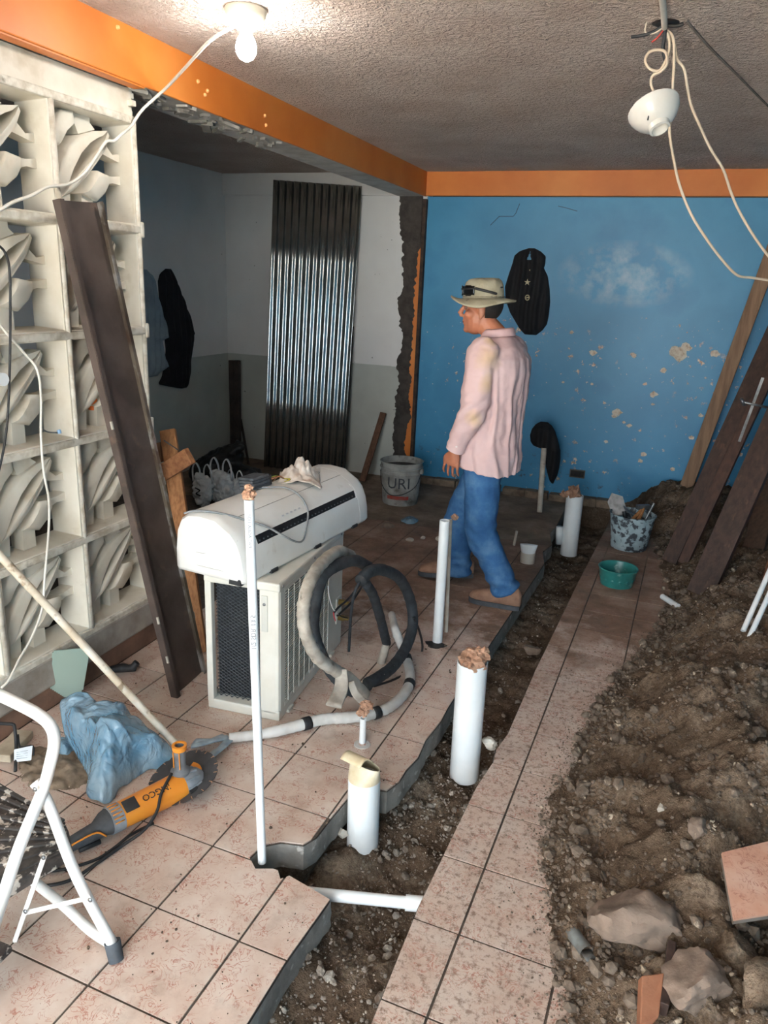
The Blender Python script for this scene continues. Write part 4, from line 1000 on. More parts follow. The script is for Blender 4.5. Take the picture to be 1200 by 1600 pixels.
# ---------------------------------------------------------------- bent black rod with a white paper tag, debris
rd = thing('bent_rod', 'bent black metal rod with a white paper tag behind the step stool', 'metal rod', gz(24, 1215, 0))
r0 = [gz(-14, 1130, .10), gz(10, 1131, .11), gz(20, 1132, .11), gz(23, 1138, .10), gz(25, 1165, .05), gz(24, 1205, .006)]
MB().tube(spl(r0, 5), 0.006, 8).build('rod', M_BLACKR, rd, smooth=True)
MB().tube(spl([gz(28, 1148, .07), gz(30, 1165, .05), gz(36, 1168, .05), gz(51, 1166, .05), gz(52, 1180, .03)], 4), 0.004, 8).build('rod', M_BLACKR, rd, smooth=True)
c = [gz(22, 1172, .052), gz(50, 1166, .052), gz(48, 1188, .022), gz(22, 1191, .022)]
m = MB().add(c+[p+Vector((.001, .002, .002)) for p in c], [(0, 1, 2, 3), (4, 7, 6, 5), (0, 4, 5, 1), (1, 5, 6, 2), (2, 6, 7, 3), (3, 7, 4, 0)])
tg = m.build('paper_tag', pm('tag_paper', '#DCE4EA', None, rough=.7), rd)
for k in range(4):
    f = .25+.17*k; a_ = c[0].lerp(c[3], f).lerp(c[1].lerp(c[2], f), .15); b_ = c[0].lerp(c[3], f).lerp(c[1].lerp(c[2], f), .8)
    off = Vector((.0005, -.0016, .0012)); MB().bar(a_+off, b_+off, .0018, .0006).build('printed_line', pm('tag_ink', '#5D6A78') if k == 0 else bpy.data.materials['tag_ink'], tg)
# wooden offcut under it
wo = MB().box(gz(20, 1165, .02), (.07, .16, .03), Matrix.Rotation(.3, 3, 'Z')); tag(wo.build('timber_offcut', pm('pale_offcut', '#B9AE9A', '#A0937E', 12, .8), bevel=.004), 'pale timber offcut under the bent black rod', 'timber')
# small spill of dirt at the bag's foot
dm = MB().grid(lambda u, v: (lambda p: Vector((p.x, p.y, max(-.002, .018*(1-((u-.5)**2+(v-.5)**2)*4)+.014*fbm(p.x*22, p.y*22, 1, 3)))))(gz(lerp(30, 150, u), lerp(1165, 1235, v))), 40, 40)
tag(dm.build('dirt_spill', pm('sandy_dirt', '#8E7F6D', '#6B5D4E', 25, .95, bump=.6, kind='World'), smooth=True, recalc=False), 'small spill of sandy dirt below the blue bag', 'dirt', kind='stuff')

# ---------------------------------------------------------------- orange angle grinder
M_GOR = pm('orange_casing', '#E2912F', '#D6852A', 6, 0.42, c3='#B9A68C', s3=12, lo3=0.64, hi3=0.8)
M_GGR = pm('dusty_grey_casting', '#8B9299', '#6F767C', 14, 0.6, bump=.2)
ga, gb = gz(165, 1308, 0), gz(284, 1248, 0)
gd = (gb-ga); GL = gd.length; gd.normalize(); gs = Vector((gd.y, -gd.x, 0))      # gs points to the camera side
gr = thing('angle_grinder', 'orange and grey angle grinder lying on the tiles with its disc on', 'angle grinder', ga)
def gp(a_, s_, z): return ga+gd*(a_*GL)+gs*s_+Vector((0, 0, z))
GZ = 0.052
def gring(a_, rx, rz, z=GZ, n=20): return ellring(gp(a_, 0, z), gs, (0, 0, 1), rx, rz, n)
MB().loft([gring(.02, .036, .034), gring(.05, .043, .041), gring(.3, .044, .043), gring(.62, .046, .045), gring(.97, .049, .048), gring(1.0, .048, .047)]).build('motor_casing', M_GOR, gr, smooth=50)
MB().loft([gring(-.50, .014, .014, .034), gring(-.42, .022, .022, .036), gring(-.12, .027, .028, .040), gring(-.02, .037, .036), gring(.06, .0435, .0425)]).build('rear_handle', pm('grey_grip', '#4B4F54', '#3A3D41', 25, .7), gr, smooth=50)
MB().tube(spl([gp(-.50, .015, .04), gp(-.36, .027, .056), gp(-.15, .03, .058), gp(-.05, .038, .035)], 4), .003, 6).build('orange_trim', M_GOR, gr, smooth=True)
MB().tube([gp(-.34, .018, .016), gp(-.10, .022, .014)], .008, 8).build('trigger', M_BLACKR, gr, smooth=True)
vp = MB().loft([gring(.045, .0445, .0435), gring(.19, .0455, .0445)]); vo = vp.build('vent_panel', M_GGR, gr, smooth=50)
for k in range(6):
    an = math.radians(18+k*17)
    pts = [gp(.06+f*.11, math.cos(an)*.046, GZ+math.sin(an)*.045) for f in (0, 1)]
    MB().tube(pts, .0022, 6).build('vent_slot', M_GOR, vo, smooth=True)
# dark name plate and lettering on the upper side
an = math.radians(62); pn = gs*math.cos(an)+Vector((0, 0, 1))*math.sin(an); pt = gd; pu = pn.cross(pt)
FM = Matrix((gd, pu, pn)).transposed()
MB().box(gp(.29, 0, GZ)+pn*.0445, (.045, .042, .002), FM).build('rating_plate', M_DARKG, gr, bevel=.002)
lt = text_mb('INGCO', .030, frame(gp(.62, 0, GZ)+pn*.0465-pu*.001, -gd, -pu, pn), .0008)
lt.v = [v-pn*(((v-gp(.62, 0, GZ)).dot(pu))**2/0.092) for v in lt.v]
lt.build('lettering', M_BLACKR, gr)
# gear head, side handle, spindle guard, disc
hd = gp(1.12, 0, .058)
MB().loft([gring(.99, .047, .046), gring(1.05, .050, .048), gring(1.12, .047, .044), gring(1.24, .038, .038), gring(1.30, .018, .022)]).build('gear_head', M_GGR, gr, smooth=40)
rb = MB()
for k in range(7):
    a_ = math.radians(-50+k*32); rb.bar(gp(1.0, math.cos(a_)*.047, GZ+math.sin(a_)*.047), gp(1.2, math.cos(a_)*.041, GZ+math.sin(a_)*.041), .009, .009)
rb.build('casting_ribs', M_GGR, gr, bevel=.002)
MB().box(gp(1.06, .045, .05), (.03, .02, .022), FM).build('vent_gap', M_BLACKR, gr)
hz0 = gp(1.02, -.010, .092); hz1 = hz0+Vector((-.012, .0, .105))
sh_ = MB().lathe([(0, 0), (.030, 0), (.033, .012), (.020, .022), (.018, .04), (.021, .095), (.023, .105), (.015, .106), (.014, .07), (0, .07)], 20, None, hz0)
sh_.build('side_handle', pm('grey_grip2', '#6C7176', '#565A5F', 20, .6), gr, smooth=40)
MB().lathe([(.0235, .093), (.0245, .110), (.016, .111), (.0155, .085)], 20, None, hz0).build('handle_collar', M_GOR, gr, smooth=40)
for s_ in (-1, 1): MB().tube([hz0+Vector((s_*.012, -.018, .03)), hz0+Vector((s_*.012, -.0195, .092))], .0018, 5).build('orange_line', M_GOR, gr)
dc = gz(286, 1214, .050)
DM = Matrix.Rotation(math.radians(14), 3, 'X') @ Matrix.Rotation(math.radians(-10), 3, 'Y')
dk = MB(); nseg = 72; prf = []
for sgn in (1, -1):
    for r in (0.012, 0.05, 0.119): prf.append((r, sgn*.0012))
vs = []
for sgn in (1, -1):
    for r in (.012, .05, .110, .122):
        for j in range(nseg):
            rr = r-(.006 if (r > .12 and j % 6 == 0) else 0)
            vs.append(dc+DM @ Vector((rr*math.cos(2*math.pi*j/nseg), rr*math.sin(2*math.pi*j/nseg), sgn*.0013)))
fs = []
for h in (0, 1):
    for k in range(3):
        for j in range(nseg):
            q = (h*4+k)*nseg; w = (h*4+k+1)*nseg; fs.append((q+j, q+(j+1) % nseg, w+(j+1) % nseg, w+j))
for j in range(nseg): fs.append((3*nseg+j, 3*nseg+(j+1) % nseg, 7*nseg+(j+1) % nseg, 7*nseg+j))
ds = dk.add(vs, fs).build('cutting_disc', pm('grey_disc', '#3E3E40', '#323234', 20, 0.6), gr)
for j in range(0, nseg, 4):
    a_ = 2*math.pi*j/nseg; MB().box(dc+DM @ Vector((.1155*math.cos(a_), .1155*math.sin(a_), 0)), (.012, .002, .0045), DM @ Matrix.Rotation(a_, 3, 'Z')).build('rim_segment', pm('disc_segment', '#B98E6A') if j == 0 else bpy.data.materials['disc_segment'], ds)
MB().lathe([(.0, .004), (.034, .004), (.034, .0015)], 24, DM, dc).build('disc_flange', M_GGR, ds)
lab_ = MB().lathe([(.040, .0016), (.066, .0018), (.066, .0014)], 20, DM, dc, (0.35, 1.6)); lab_.build('orange_print', M_GOR, ds)
# its power cord
cd = [gp(-.5, 0, .03), gp(-.62, .0, .02), gz(60, 1372, .008), gz(48, 1380, .008), gz(70, 1384, .008), gz(110, 1375, .008), gz(150, 1350, .008), gz(190, 1322, .008), gz(225, 1297, .03), gz(245, 1268, .06), gz(252, 1240, .09), hz0+Vector((-.01, -.035, .02))]
MB().tube(spl(cd, 9), 0.005, 8).build('power_cord', M_BLACKR, gr, smooth=True)
MB().tube(spl([gz(38, 1372, .006), gz(60, 1364, .006), gz(105, 1357, .006), gz(150, 1343, .006), gz(178, 1325, .006), gz(205, 1304, .006), gz(240, 1286, .006)], 8), 0.0045, 8).build('power_cord', M_BLACKR, gr, smooth=True)

# ---------------------------------------------------------------- white folding step stool
M_TUBE = pm('white_painted_tube', '#EFEFEC', '#E2E0DA', 7, 0.35, c3='#BDB4A4', s3=10, lo3=.68, hi3=.76)
M_STEP = pm('black_step_paint_spattered', '#35312F', '#4A4542', 20, 0.75, bump=.5, bscale=70, c3='#B9B2A8', s3=34, lo3=.55, hi3=.60)
F0 = gz(180, 1500, 0)
ld = thing('step_stool', 'white tubular folding step stool with paint-spattered black steps', 'step stool', (F0.x-.15, F0.y, 0))
Yl = 1.185
piv = gy(66, 1236, Yl)
A = [gz(-130, 1020, .70), gz(-30, 1072, .695), gy(25, 1098, Yl), gy(62, 1118, Yl), gy(80, 1136, Yl), gy(85, 1160, Yl), gy(78, 1195, Yl), piv, gy(30, 1325, 1.09), gy(2, 1410, 1.01), gy(-25, 1490, .93), gz(-60, 1590, 0.0)]
MB().tube(spl(A, 6), 0.0145, 14).build('handle_frame', M_TUBE, ld, smooth=True)
Bp = [gy(54, 1222, Yl+.012), gy(62, 1232, Yl+.012), gy(78, 1262, Yl+.006), gy(120, 1370, Yl-.004), F0+Vector((-.006, .006, .035))]
MB().tube(spl(Bp, 6), 0.0135, 14).build('rear_leg', M_TUBE, ld, smooth=True)
Cb = [F0+Vector((-.018, .014, .030)), gz(140, 1452, .028), gz(100, 1415, .035), gz(60, 1383, .05), gz(34, 1360, .07)]
MB().tube(spl(Cb, 6), 0.0135, 14).build('floor_bar', M_TUBE, ld, smooth=True)
fdir = (F0+Vector((.008, -.004, 0))-Bp[-2]).normalized()
MB().tube([F0+Vector((-.014, .010, .045)), F0+Vector((0.004, 0, .0))], [.021, .019], 12).build('rubber_foot', pm('grey_rubber', '#4E555C', '#3E444A', 20, .7), ld, smooth=50)
MB().bar(gy(70, 1336, Yl-.02), gy(6, 1520, Yl-.06), .013, .004, (0, -1, 0)).build('folding_stay', M_TUBE, ld, bevel=.0015)
MB().bar(gy(40, 1426, Yl-.045), gy(142, 1402, Yl-.005), .0125, .004, (0, -1, 0)).build('folding_stay', M_TUBE, ld, bevel=.0015)
for (x, y, k) in ((68, 1340, .025), (40, 1424, .052), (141, 1406, .022), (55, 1233, .02), (8, 1378, .02), (9, 1518, .07)):
    c_ = gy(x, y, Yl-k); MB().lathe([(0, .004), (.0055, .003), (.0065, 0)], 10, Matrix.Rotation(math.pi/2, 3, 'X'), c_).build('rivet', M_STEEL, ld, smooth=True)
# upper step: ribbed black platform seen from above
zs = 0.235
s0, s1, s2, s3 = gz(104, 1284, zs), gz(114, 1326, zs-.012), gz(-60, 1432, zs-.012), gz(-70, 1180, zs)
dirx = (s3-s0).normalized()
def stp(u, v, n=0): 
    p = s0.lerp(s1, v).lerp(s3.lerp(s2, v), u); return p+Vector((0, 0, n))
pl = MB(); rr = [stp(u, v) for u, v in ((.05, 0), (0.012, .12), (0, .3), (0, .72), (.015, .9), (.05, 1), (1, 1), (1, 0))]
nN = len(rr); pl.add(rr+[p+Vector((0, 0, -.034)) for p in rr], [tuple(range(nN)), tuple(range(2*nN-1, nN-1, -1))]+[(i, nN+i, nN+(i+1) % nN, (i+1) % nN) for i in range(nN)])
plo = pl.build('step', M_STEP, ld, bevel=.006)
for k in range(9):
    v = .07+.105*k; MB().bar(stp(.03, v, .002), stp(.98, v, .002), .010, .006).build('tread_rib', M_STEP, plo)
MB().box(gz(-45, 1490, .10), (.16, .10, .02)).build('lower_step', M_STEP, ld, bevel=.006)
# sticker print on the handle tube
for k in range(5):
    c_ = gy(40-5.2*k+.5, 1290+17*k, Yl)+Vector((.004, -.0148, .002)); MB().box(c_, (.010, .0012, .013+.004*(k % 2)), Matrix.Rotation(math.radians(-33), 3, 'Y')).build('warning_print', pm('print_dark', '#4A4D52') if k == 0 else bpy.data.materials['print_dark'], ld)

# ---------------------------------------------------------------- cables hanging on the block wall
def cable(name, label, pts, r, mat, n=6, par=None):
    o = MB().tube(spl(pts, n), r, 8).build(name, mat, smooth=True); return tag(o, label, 'cable')
M_WCAB = pm('white_cable', '#E4E0D6', '#CFC9BC', 6, .5)
W = XP+0.02
cable('white_cable', 'white cable draped down the block wall in front of the pole', [gx(-6, 500, W), gx(10, 520, W), gx(38, 552, W), gx(58, 578, W+.03), gx(64, 620, W+.03), gx(64, 680, W+.03), gx(68, 735, W+.03), gx(76, 780, W+.03), gx(76, 830, W+.04), gx(70, 900, W+.05), gx(66, 950, W+.06), gx(50, 995, W+.08), gx(30, 1030, W+.10), gx(14, 1062, W+.12), gx(2, 1075, W+.12)], .0045, M_WCAB)
cable('black_cable', 'black cable hanging at the far left of the block wall', [gx(-6, 380, W), gx(8, 395, W), gx(15, 425, W+.02), gx(16, 500, W+.02), gx(15, 580, W+.02), gx(12, 650, W+.02), gx(6, 700, W+.02), gx(-4, 745, W+.02)], .0042, M_BLACKR)
og = thing('orange_bottle', 'orange plastic bottle cap seen through a lower block opening', 'bottle', gx(146, 632, XP-.09))
MB().lathe([(0, 0), (.02, 0), (.02, .04), (.012, .05), (0, .05)], 14, None, gx(146, 640, XP-.09)).build('cap', pm('bright_orange', '#E8762A'), og, smooth=40)
st = MB().tube([gx(-8, 592, XP+.005), gx(6, 593, XP+.045)], .022, 14); tag(st.build('plastic_pipe_end', M_PVC, smooth=40), 'round white pipe end poking through the block wall at the left edge', 'pipe')
kk = MB().tube(spl([gx(62, 668, XP-.03), gx(75, 675, XP-.02), gx(92, 676, XP-.005)], 4), .003, 6); ky = thing('keys', 'small metal keys lying in a block opening', 'keys', gx(75, 680, XP-.03)); kk.build('key_blade', M_STEEL, ky, smooth=True)
MB().tube([gx(90, 675, XP-.004), gx(95, 674, XP+.002)], .008, 10).build('blue_key_head', pm('blue_plastic', '#8FB4D8'), ky, smooth=True)

# ---------------------------------------------------------------- corrugated roofing sheet against the back wall
random.seed(5)
M_ZINC = NT('galvanised_zinc'); _c = M_ZINC.coord('Object')
M_ZINC = M_ZINC.out(M_ZINC.ramp(M_ZINC.noise(_c, 7, 5), [(0.3, '#A9ACAA'), (0.7, '#C3C6C4')]), 0.17, 0.95)
YT, YBt = YB-0.062, 6.02
cl0, cl1 = gy(428, 281, YT), gy(566, 291, YT)
cb0, cb1 = gy(413, 738, YBt), gy(536, 738, YBt)
cb0.z = cb1.z = 0.004
nW = 12
def corr(u, v):
    p = cb0.lerp(cb1, u).lerp(cl0.lerp(cl1, u), v); return p+Vector((0, -0.0095*math.cos(2*math.pi*nW*u), 0))
tag(MB().sheet(corr, nW*12, 4, 0.0012).build('corrugated_sheet', M_ZINC, smooth=True), 'tall shiny corrugated zinc sheet leaning against the white back wall', 'metal sheet')
def board(name, label, a, b, w, th, mat, cat='plank', up=(0, -1, 0), group=None, bev=.003):
    a = Vector(a); b = Vector(b)
    o = MB().bar(a, b, w, th, up).build(name, mat, bevel=bev); return tag(o, label, cat, group)
board('black_batten', 'black narrow batten standing at the right edge of the corrugated sheet', gy(536, 735, 6.05), gy(550, 510, 6.22), .035, .02, pm('black_paint_wood', '#1C1A19', '#2A2725', 12, .7))
board('wooden_plank', 'short reddish brown plank leaning between the zinc sheet and the paint bucket', gz(566, 752, .01), gy(599, 645, 6.24), .055, .025, pm('reddish_plank', '#6E4B36', '#523626', 10, .7, stretch=(5, 5, .6)))
# steel box sections in the corner
M_PROF = pm('brown_primer_steel', '#3F332E', '#2E2522', 14, .6)
cX = gy(362, 562, 6.16); 
for k, (pxa, pxb, lab) in enumerate(((366, 362, 'left dark steel box section standing in the corner of the side room'), (373, 371, 'right dark steel box section standing in the corner of the side room'))):
    t_ = gy(pxb, 563, 6.17-.05*k); b_ = gy(pxa, 745, 6.02-.05*k); b_.z = .005
    board('steel_section', lab, b_, t_, .045, .045, M_PROF, 'steel section', group='steel sections in the corner')
board('steel_strip', 'thin dark strip leaning beside the steel sections', gy(392, 745, 6.0), gy(376, 655, 6.2), .022, .012, M_PROF, 'steel strip')

# black bag and white shopping bags on the side room floor
def blob(parts, vox, amp, fr, sm=2):
    L = []
    for c_, rx, ry, rz in parts:
        c_ = Vector(c_)
        L.append(MB().loft([ellring(c_+Vector((0, 0, rz*math.sin(a))), (1, 0, 0), (0, 1, 0), rx*math.cos(a)+.001, ry*math.cos(a)+.001, 14) for a in [-1.55+i*3.1/8 for i in range(9)]]))
    return solid(L, vox, sm, lambda v, n: amp*(abs(fbm(v.x*fr, v.y*fr, v.z*fr, 3))-.3))
c0 = gz(350, 768, 0)
g = blob([(c0+Vector((-.10, .05, .14)), .22, .2, .16), (c0+Vector((.10, .05, .10)), .24, .2, .13), (c0+Vector((.0, .1, .28)), .12, .12, .10), (c0+Vector((.08, .1, .36)), .05, .06, .06), (c0+Vector((.25, .0, .06)), .14, .15, .08)], .018, .05, 7)
tag(g.build('black_sack', pm('black_sack_film', '#191818', '#242322', 12, .45), smooth=True), 'bulky black sack slumped in the corner of the side room', 'sack')
for k, (px, py, s_, lab) in enumerate(((318, 790, 1.0, 'white shopping bag with dark print, left of the three'), (347, 788, 1.1, 'white shopping bag standing in the middle of the three'), (369, 786, .8, 'smallest white shopping bag, right of the three'))):
    c0 = gz(px, py, 0); c0.z = 0
    t_ = thing('shopping_bag', lab, 'plastic bag', c0, group='white shopping bags behind the air conditioner')
    h = .26*s_
    g = blob([(c0+Vector((0, 0, h*.38)), .085*s_, .07*s_, h*.40), (c0+Vector((-.02, 0, h*.75)), .06*s_, .05*s_, h*.2), (c0+Vector((.03, 0, h*.7)), .05*s_, .05*s_, h*.22)], .010, .035, 14)
    g.build('bag_body', M_WFILM, t_, smooth=True)
    for q in (-1, 1):
        MB().tube(spl([c0+Vector((q*.05*s_-.035*s_, 0, h*.72)), c0+Vector((q*.05*s_-.03*s_, -.01, h*1.1)), c0+Vector((q*.05*s_, -.012, h*1.28)), c0+Vector((q*.05*s_+.03*s_, -.01, h*1.1)), c0+Vector((q*.05*s_+.035*s_, 0, h*.72))], 5), .010*s_, 8, flat=.45).build('bag_handle', M_WFILM, t_, smooth=True)
    if k == 0:
        MB().tube(spl([c0+Vector((-.01, -.088, h*.62)), c0+Vector((.03, -.088, h*.56)), c0+Vector((.0, -.090, h*.46)), c0+Vector((.035, -.090, h*.40))], 5), .008, 6, flat=.4).build('dark_print', M_BLACKR, t_, smooth=True)

# ---------------------------------------------------------------- buckets
def text_cyl(txt, size, c, r, a0, z, mat, par, name='lettering', rz_=0.0):
    """lettering wrapped round a vertical cylinder of radius r, centred at angle a0"""
    q = text_mb(txt, size, Matrix(), 0.0006)
    q.v = [Vector((c.x+(r+v.z+.0008)*math.cos(a0+v.x/r), c.y+(r+v.z+.0008)*math.sin(a0+v.x/r), c.z+z+v.y)) for v in q.v]
    return q.build(name, mat, par)
def bucket(name, label, c, rt, rb, h, mat, inner, fill, ribs=(), cat='bucket'):
    c = Vector(c); t_ = thing(name, label, cat, c)
    pr = [(0, 0), (rb, 0), (rb+.002, .004)]
    for f in (0.3, .6, .8): pr.append((lerp(rb, rt, f), h*f))
    for zr, w in ribs: pr += [(lerp(rb, rt, zr)+.001, h*zr-.008), (lerp(rb, rt, zr)+w, h*zr-.004), (lerp(rb, rt, zr)+w, h*zr+.004), (lerp(rb, rt, zr)+.001, h*zr+.008)]
    pr = [pr[0], pr[1], pr[2]]+sorted(pr[3:], key=lambda q: q[1])
    pr += [(rt, h-.006), (rt+.006, h-.005), (rt+.006, h), (rt-.004, h), (lerp(rb, rt, .5)-.004, h*.5), (rb-.006, .008), (0, .008)]
    MB().lathe(pr, 36, None, c).build('pail', mat, t_, smooth=35)
    if fill:
        rf = lerp(rb, rt, fill)-.005; MB().lathe([(rf, 0), (rf*.6, .008), (.001, .004)], 28, None, c+Vector((0, 0, h*fill))).build('contents', inner, t_, smooth=True)
    return t_
M_BKT = pm('dirty_white_bucket', '#A9AAA6', '#7F7F7A', 9, .6, bump=.2, c3='#4E4A44', s3=12, lo3=.58, hi3=.72)
cB = gz(614, 792, 0)+Vector((0, .165, 0))
bk = bucket('paint_bucket', 'dirty white paint bucket with faded lettering beside the column', cB, .168, .140, .345, M_BKT, M_MORTAR, .85, ((.86, .009), (.74, .007)))
aC = math.atan2(-cB.y, -cB.x)
text_cyl('URI', .125, cB, .159, aC-.12, .185, pm('faded_black_print', '#3B3F45'), bk)
MB().lathe([(.149, .055), (.1515, .085)], 16, None, cB, (aC-.75, aC+.45)).build('red_print_band', pm('faded_red_print', '#A03A32', '#8A5A50', 30, .7), bk)
MB().tube(spl([cB+Vector((.172*math.cos(aC+1.25), .172*math.sin(aC+1.25), .27)), cB+Vector((.18*math.cos(aC+.7), .18*math.sin(aC+.7), .17)), cB+Vector((.178*math.cos(aC+.1), .178*math.sin(aC+.1), .11)), cB+Vector((.178*math.cos(aC-.5), .178*math.sin(aC-.5), .10)), cB+Vector((.18*math.cos(aC-1.0), .18*math.sin(aC-1.0), .17)), cB+Vector((.172*math.cos(aC-1.3), .172*math.sin(aC-1.3), .27))], 8), .003, 6).build('wire_handle', M_DARKG, bk, smooth=True)
MB().box(cB+Vector((.170*math.cos(aC+1.2), .170*math.sin(aC+1.2), .275)), (.03, .03, .04), Matrix.Rotation(aC+1.2, 3, 'Z')).build('handle_lug', M_BKT, bk, bevel=.004)
c2 = gy(258, 835, 3.25); c2.z = 0
b2_ = bucket('cream_bucket', 'cream bucket standing behind the crossed timber pieces', c2, .150, .128, .36, pm('cream_bucket_plastic', '#C9BFA8', '#AFA48C', 8, .55), M_MORTAR, .8, ((.88, .008), (.78, .006)))
M_MOTT = pm('mottled_bucket', '#A9BCC2', '#8FA3AA', 10, .6, c3='#3F454B', s3=26, lo3=.50, hi3=.56)
c3_ = gz(980, 862, 0)+Vector((0.0, .11, 0))
tbk = bucket('tool_bucket', 'spattered pale bucket full of hand tools by the planks', c3_, .150, .118, .245, M_MOTT, M_MORTAR, .7)
def tool(name, label, pts, r, mat, blade=None):
    t_ = thing(name, label, 'tool', pts[0]); MB().tube(pts, r, 10).build('handle', mat, t_, smooth=40)
    if blade: blade.build('blade', M_STEEL, t_, bevel=.001)
rim_ = c3_+Vector((0, 0, .19))
tool('trowel', 'grey trowel blade sticking up at the left of the tool bucket', [rim_+Vector((-.03, -.02, -.03)), rim_+Vector((-.06, .0, .06))], .014, M_DARKG, MB().prism([(-.05, 0), (.05, 0), (.06, .12), (0, .17), (-.05, .12)], 0, .003, Matrix.Rotation(math.radians(65), 3, 'X') @ Matrix.Rotation(.5, 3, 'Z'), rim_+Vector((-.08, .03, .02))))
tool('float_trowel', 'flat steel float lying across the tool bucket', [rim_+Vector((.0, -.05, .02)), rim_+Vector((.05, .03, .075))], .013, M_WOOD, MB().box(rim_+Vector((-.02, .01, .055)), (.12, .05, .005), Matrix.Rotation(.7, 3, 'Y') @ Matrix.Rotation(.4, 3, 'Z')))
tool('chisel', 'thin dark chisel leaning out of the tool bucket to the right', [rim_+Vector((.07, -.03, -.02)), rim_+Vector((.125, .02, .14))], .009, M_STEEL)
tool('hammer', 'worn hammer handle poking out of the tool bucket', [rim_+Vector((.03, -.04, -.02)), rim_+Vector((.06, .05, .09))], .015, M_WOOD, MB().box(rim_+Vector((.06, .05, .095)), (.10, .03, .03), Matrix.Rotation(.6, 3, 'Z')))
# teal basin
cT = gz(961, 920, 0)+Vector((0, .085, 0))
MB_ = MB().lathe([(0, .006), (.085, .006), (.108, .108), (.114, .112), (.118, .108), (.112, .100), (.094, .002), (.090, 0), (0, 0)], 40, None, cT)
M_TEAL = pm('teal_plastic', '#2F7F7A', '#276B68', 8, .32, c3='#8FB0AA', s3=16, lo3=.64, hi3=.74)
bs = thing('plastic_basin', 'small teal plastic basin standing on the stained floor', 'basin', cT); MB_.build('bowl', M_TEAL, bs, smooth=40)
for k in range(14):
    a_ = 2*math.pi*k/14; MB().lathe([(0, .003), (.010, .002), (.012, 0)], 8, Matrix.Rotation(a_, 3, 'Z') @ Matrix.Rotation(math.pi/2+.2, 3, 'Y'), cT+Vector((.101*math.cos(a_), .101*math.sin(a_), .045))).build('embossed_dot', M_TEAL, bs, smooth=True)

# ---------------------------------------------------------------- timber cross beside the wall end
tp0, tp1 = gz(312, 1020, .0), gy(262, 672, 2.98)
cr = thing('timber_brace', 'two raw timber pieces nailed into a cross beside the block wall', 'timber', tp0)
MB().bar(tp0, tp1, .075, .03, (.35, -1, .2)).build('long_piece', M_WOOD, cr, bevel=.003)
ca, cb = gy(205, 770, 2.90), gy(297, 712, 2.86)
MB().bar(ca, cb, .078, .032, (.35, -1, .2)).build('cross_piece', pm('red_brown_timber', '#9A6A46', '#7F5234', 12, .7, stretch=(4, 4, 4)), cr, bevel=.003)
MB().tube([gy(256, 688, 2.84), gy(278, 703, 2.87)], .003, 6).build('nail', M_DARKG, cr)
MB().bar(gy(255, 690, 2.955), gy(262, 720, 2.95), .078, .012, (.35, -1, .2)).build('nailed_batten', M_WOODL, cr)

# ---------------------------------------------------------------- hanging clothes
def hang(name, label, rows, plane, axis, depth, mat, seed, hole=None, cat='jacket', nu=26, fold=10, amp=.012, parent=None):
    """rows: (z, s0, s1) from top to bottom along the wall; plane(s, n, z) gives the point n off the wall"""
    rows = sorted(rows); nv = 60; z0, z1 = rows[0][0], rows[-1][0]
    A = [(r[0], r[1]) for r in rows]; B = [(r[0], r[2]) for r in rows]
    F = []; K = []
    for j in range(nv+1):
        z = lerp(z0, z1, j/nv); s0_, s1_ = interp(A, z), interp(B, z)
        for i in range(nu+1):
            u = i/nu; s_ = lerp(s0_, s1_, u)
            bl = max(0.0, 1-(2*u-1)**2)**.5*min(1, (j/nv)*12+.15)*min(1, (1-j/nv)*8+.2)
            n = .006+depth*bl+amp*bl*math.sin(s_*fold*9+seed+2.0*noise.noise(Vector((z*3, seed, 0))))+amp*.8*bl*fbm(s_*12, z*4, seed, 3)
            F.append(plane(s_, max(.004, n), z)); K.append(plane(s_, .003, z))
    m = len(F); w = nu+1; fs = []
    for j in range(nv):
        for i in range(nu):
            a = j*w+i
            if hole and hole(F[a], F[a+w+1]): continue
            fs += [(a, a+1, a+w+1, a+w), (m+a, m+a+w, m+a+w+1, m+a+1)]
    for j in range(nv): fs += [(j*w, (j+1)*w, m+(j+1)*w, m+j*w), (j*w+nu, m+j*w+nu, m+(j+1)*w+nu, (j+1)*w+nu)]
    for i in range(nu): fs += [(i, m+i, m+i+1, i+1), (nv*w+i, nv*w+i+1, m+nv*w+i+1, m+nv*w+i)]
    mb = MB().add(F+K, fs)
    if parent: return mb.build(name, mat, parent, smooth=True)
    return tag(mb.build(name, mat, smooth=True), label, cat)
M_BLK = pm('black_cloth', '#17171B', '#101013', 10, .85, bump=.2)
jr = []
for y, a_, b_ in ((388, 826, 836), (393, 812, 846), (400, 804, 853), (412, 801, 852), (418, 799, 850), (430, 795, 856), (450, 789, 859), (470, 790, 860), (490, 797, 858), (505, 806, 855), (515, 812, 848), (523, 820, 838)):
    p, q = gy(a_, y, YB), gy(b_, y, YB); jr.append(((p.z+q.z)/2, p.x, q.x))
jk = thing('black_jacket', 'black jacket with small gold emblems hanging on the blue wall', 'jacket', (jr[5][1]+.15, YB, 1.3))
hx = gy(829, 392, YB); hx2 = gy(829, 406, YB)
def hol(p, q):
    c_ = (p+q)/2; f = (hx.z-c_.z)/(hx.z-hx2.z)
    return 0 < f < 1 and abs(c_.x-hx.x) < .022*f
hang('jacket_body', '', jr, lambda s_, n, z: Vector((s_, YB-n, z)), 0, .045, M_BLK, 2.0, hol, nu=40, parent=jk)
M_GOLD = pm('tan_emblem', '#B9AE8A', None, rough=.5)
c_ = gy(824, 441, YB-.062); starp = []
for k in range(10):
    r = .026 if k % 2 == 0 else .010; starp.append((r*math.sin(k*math.pi/5), r*math.cos(k*math.pi/5)))
MX = Matrix(((1, 0, 0), (0, 0, -1), (0, 1, 0)))
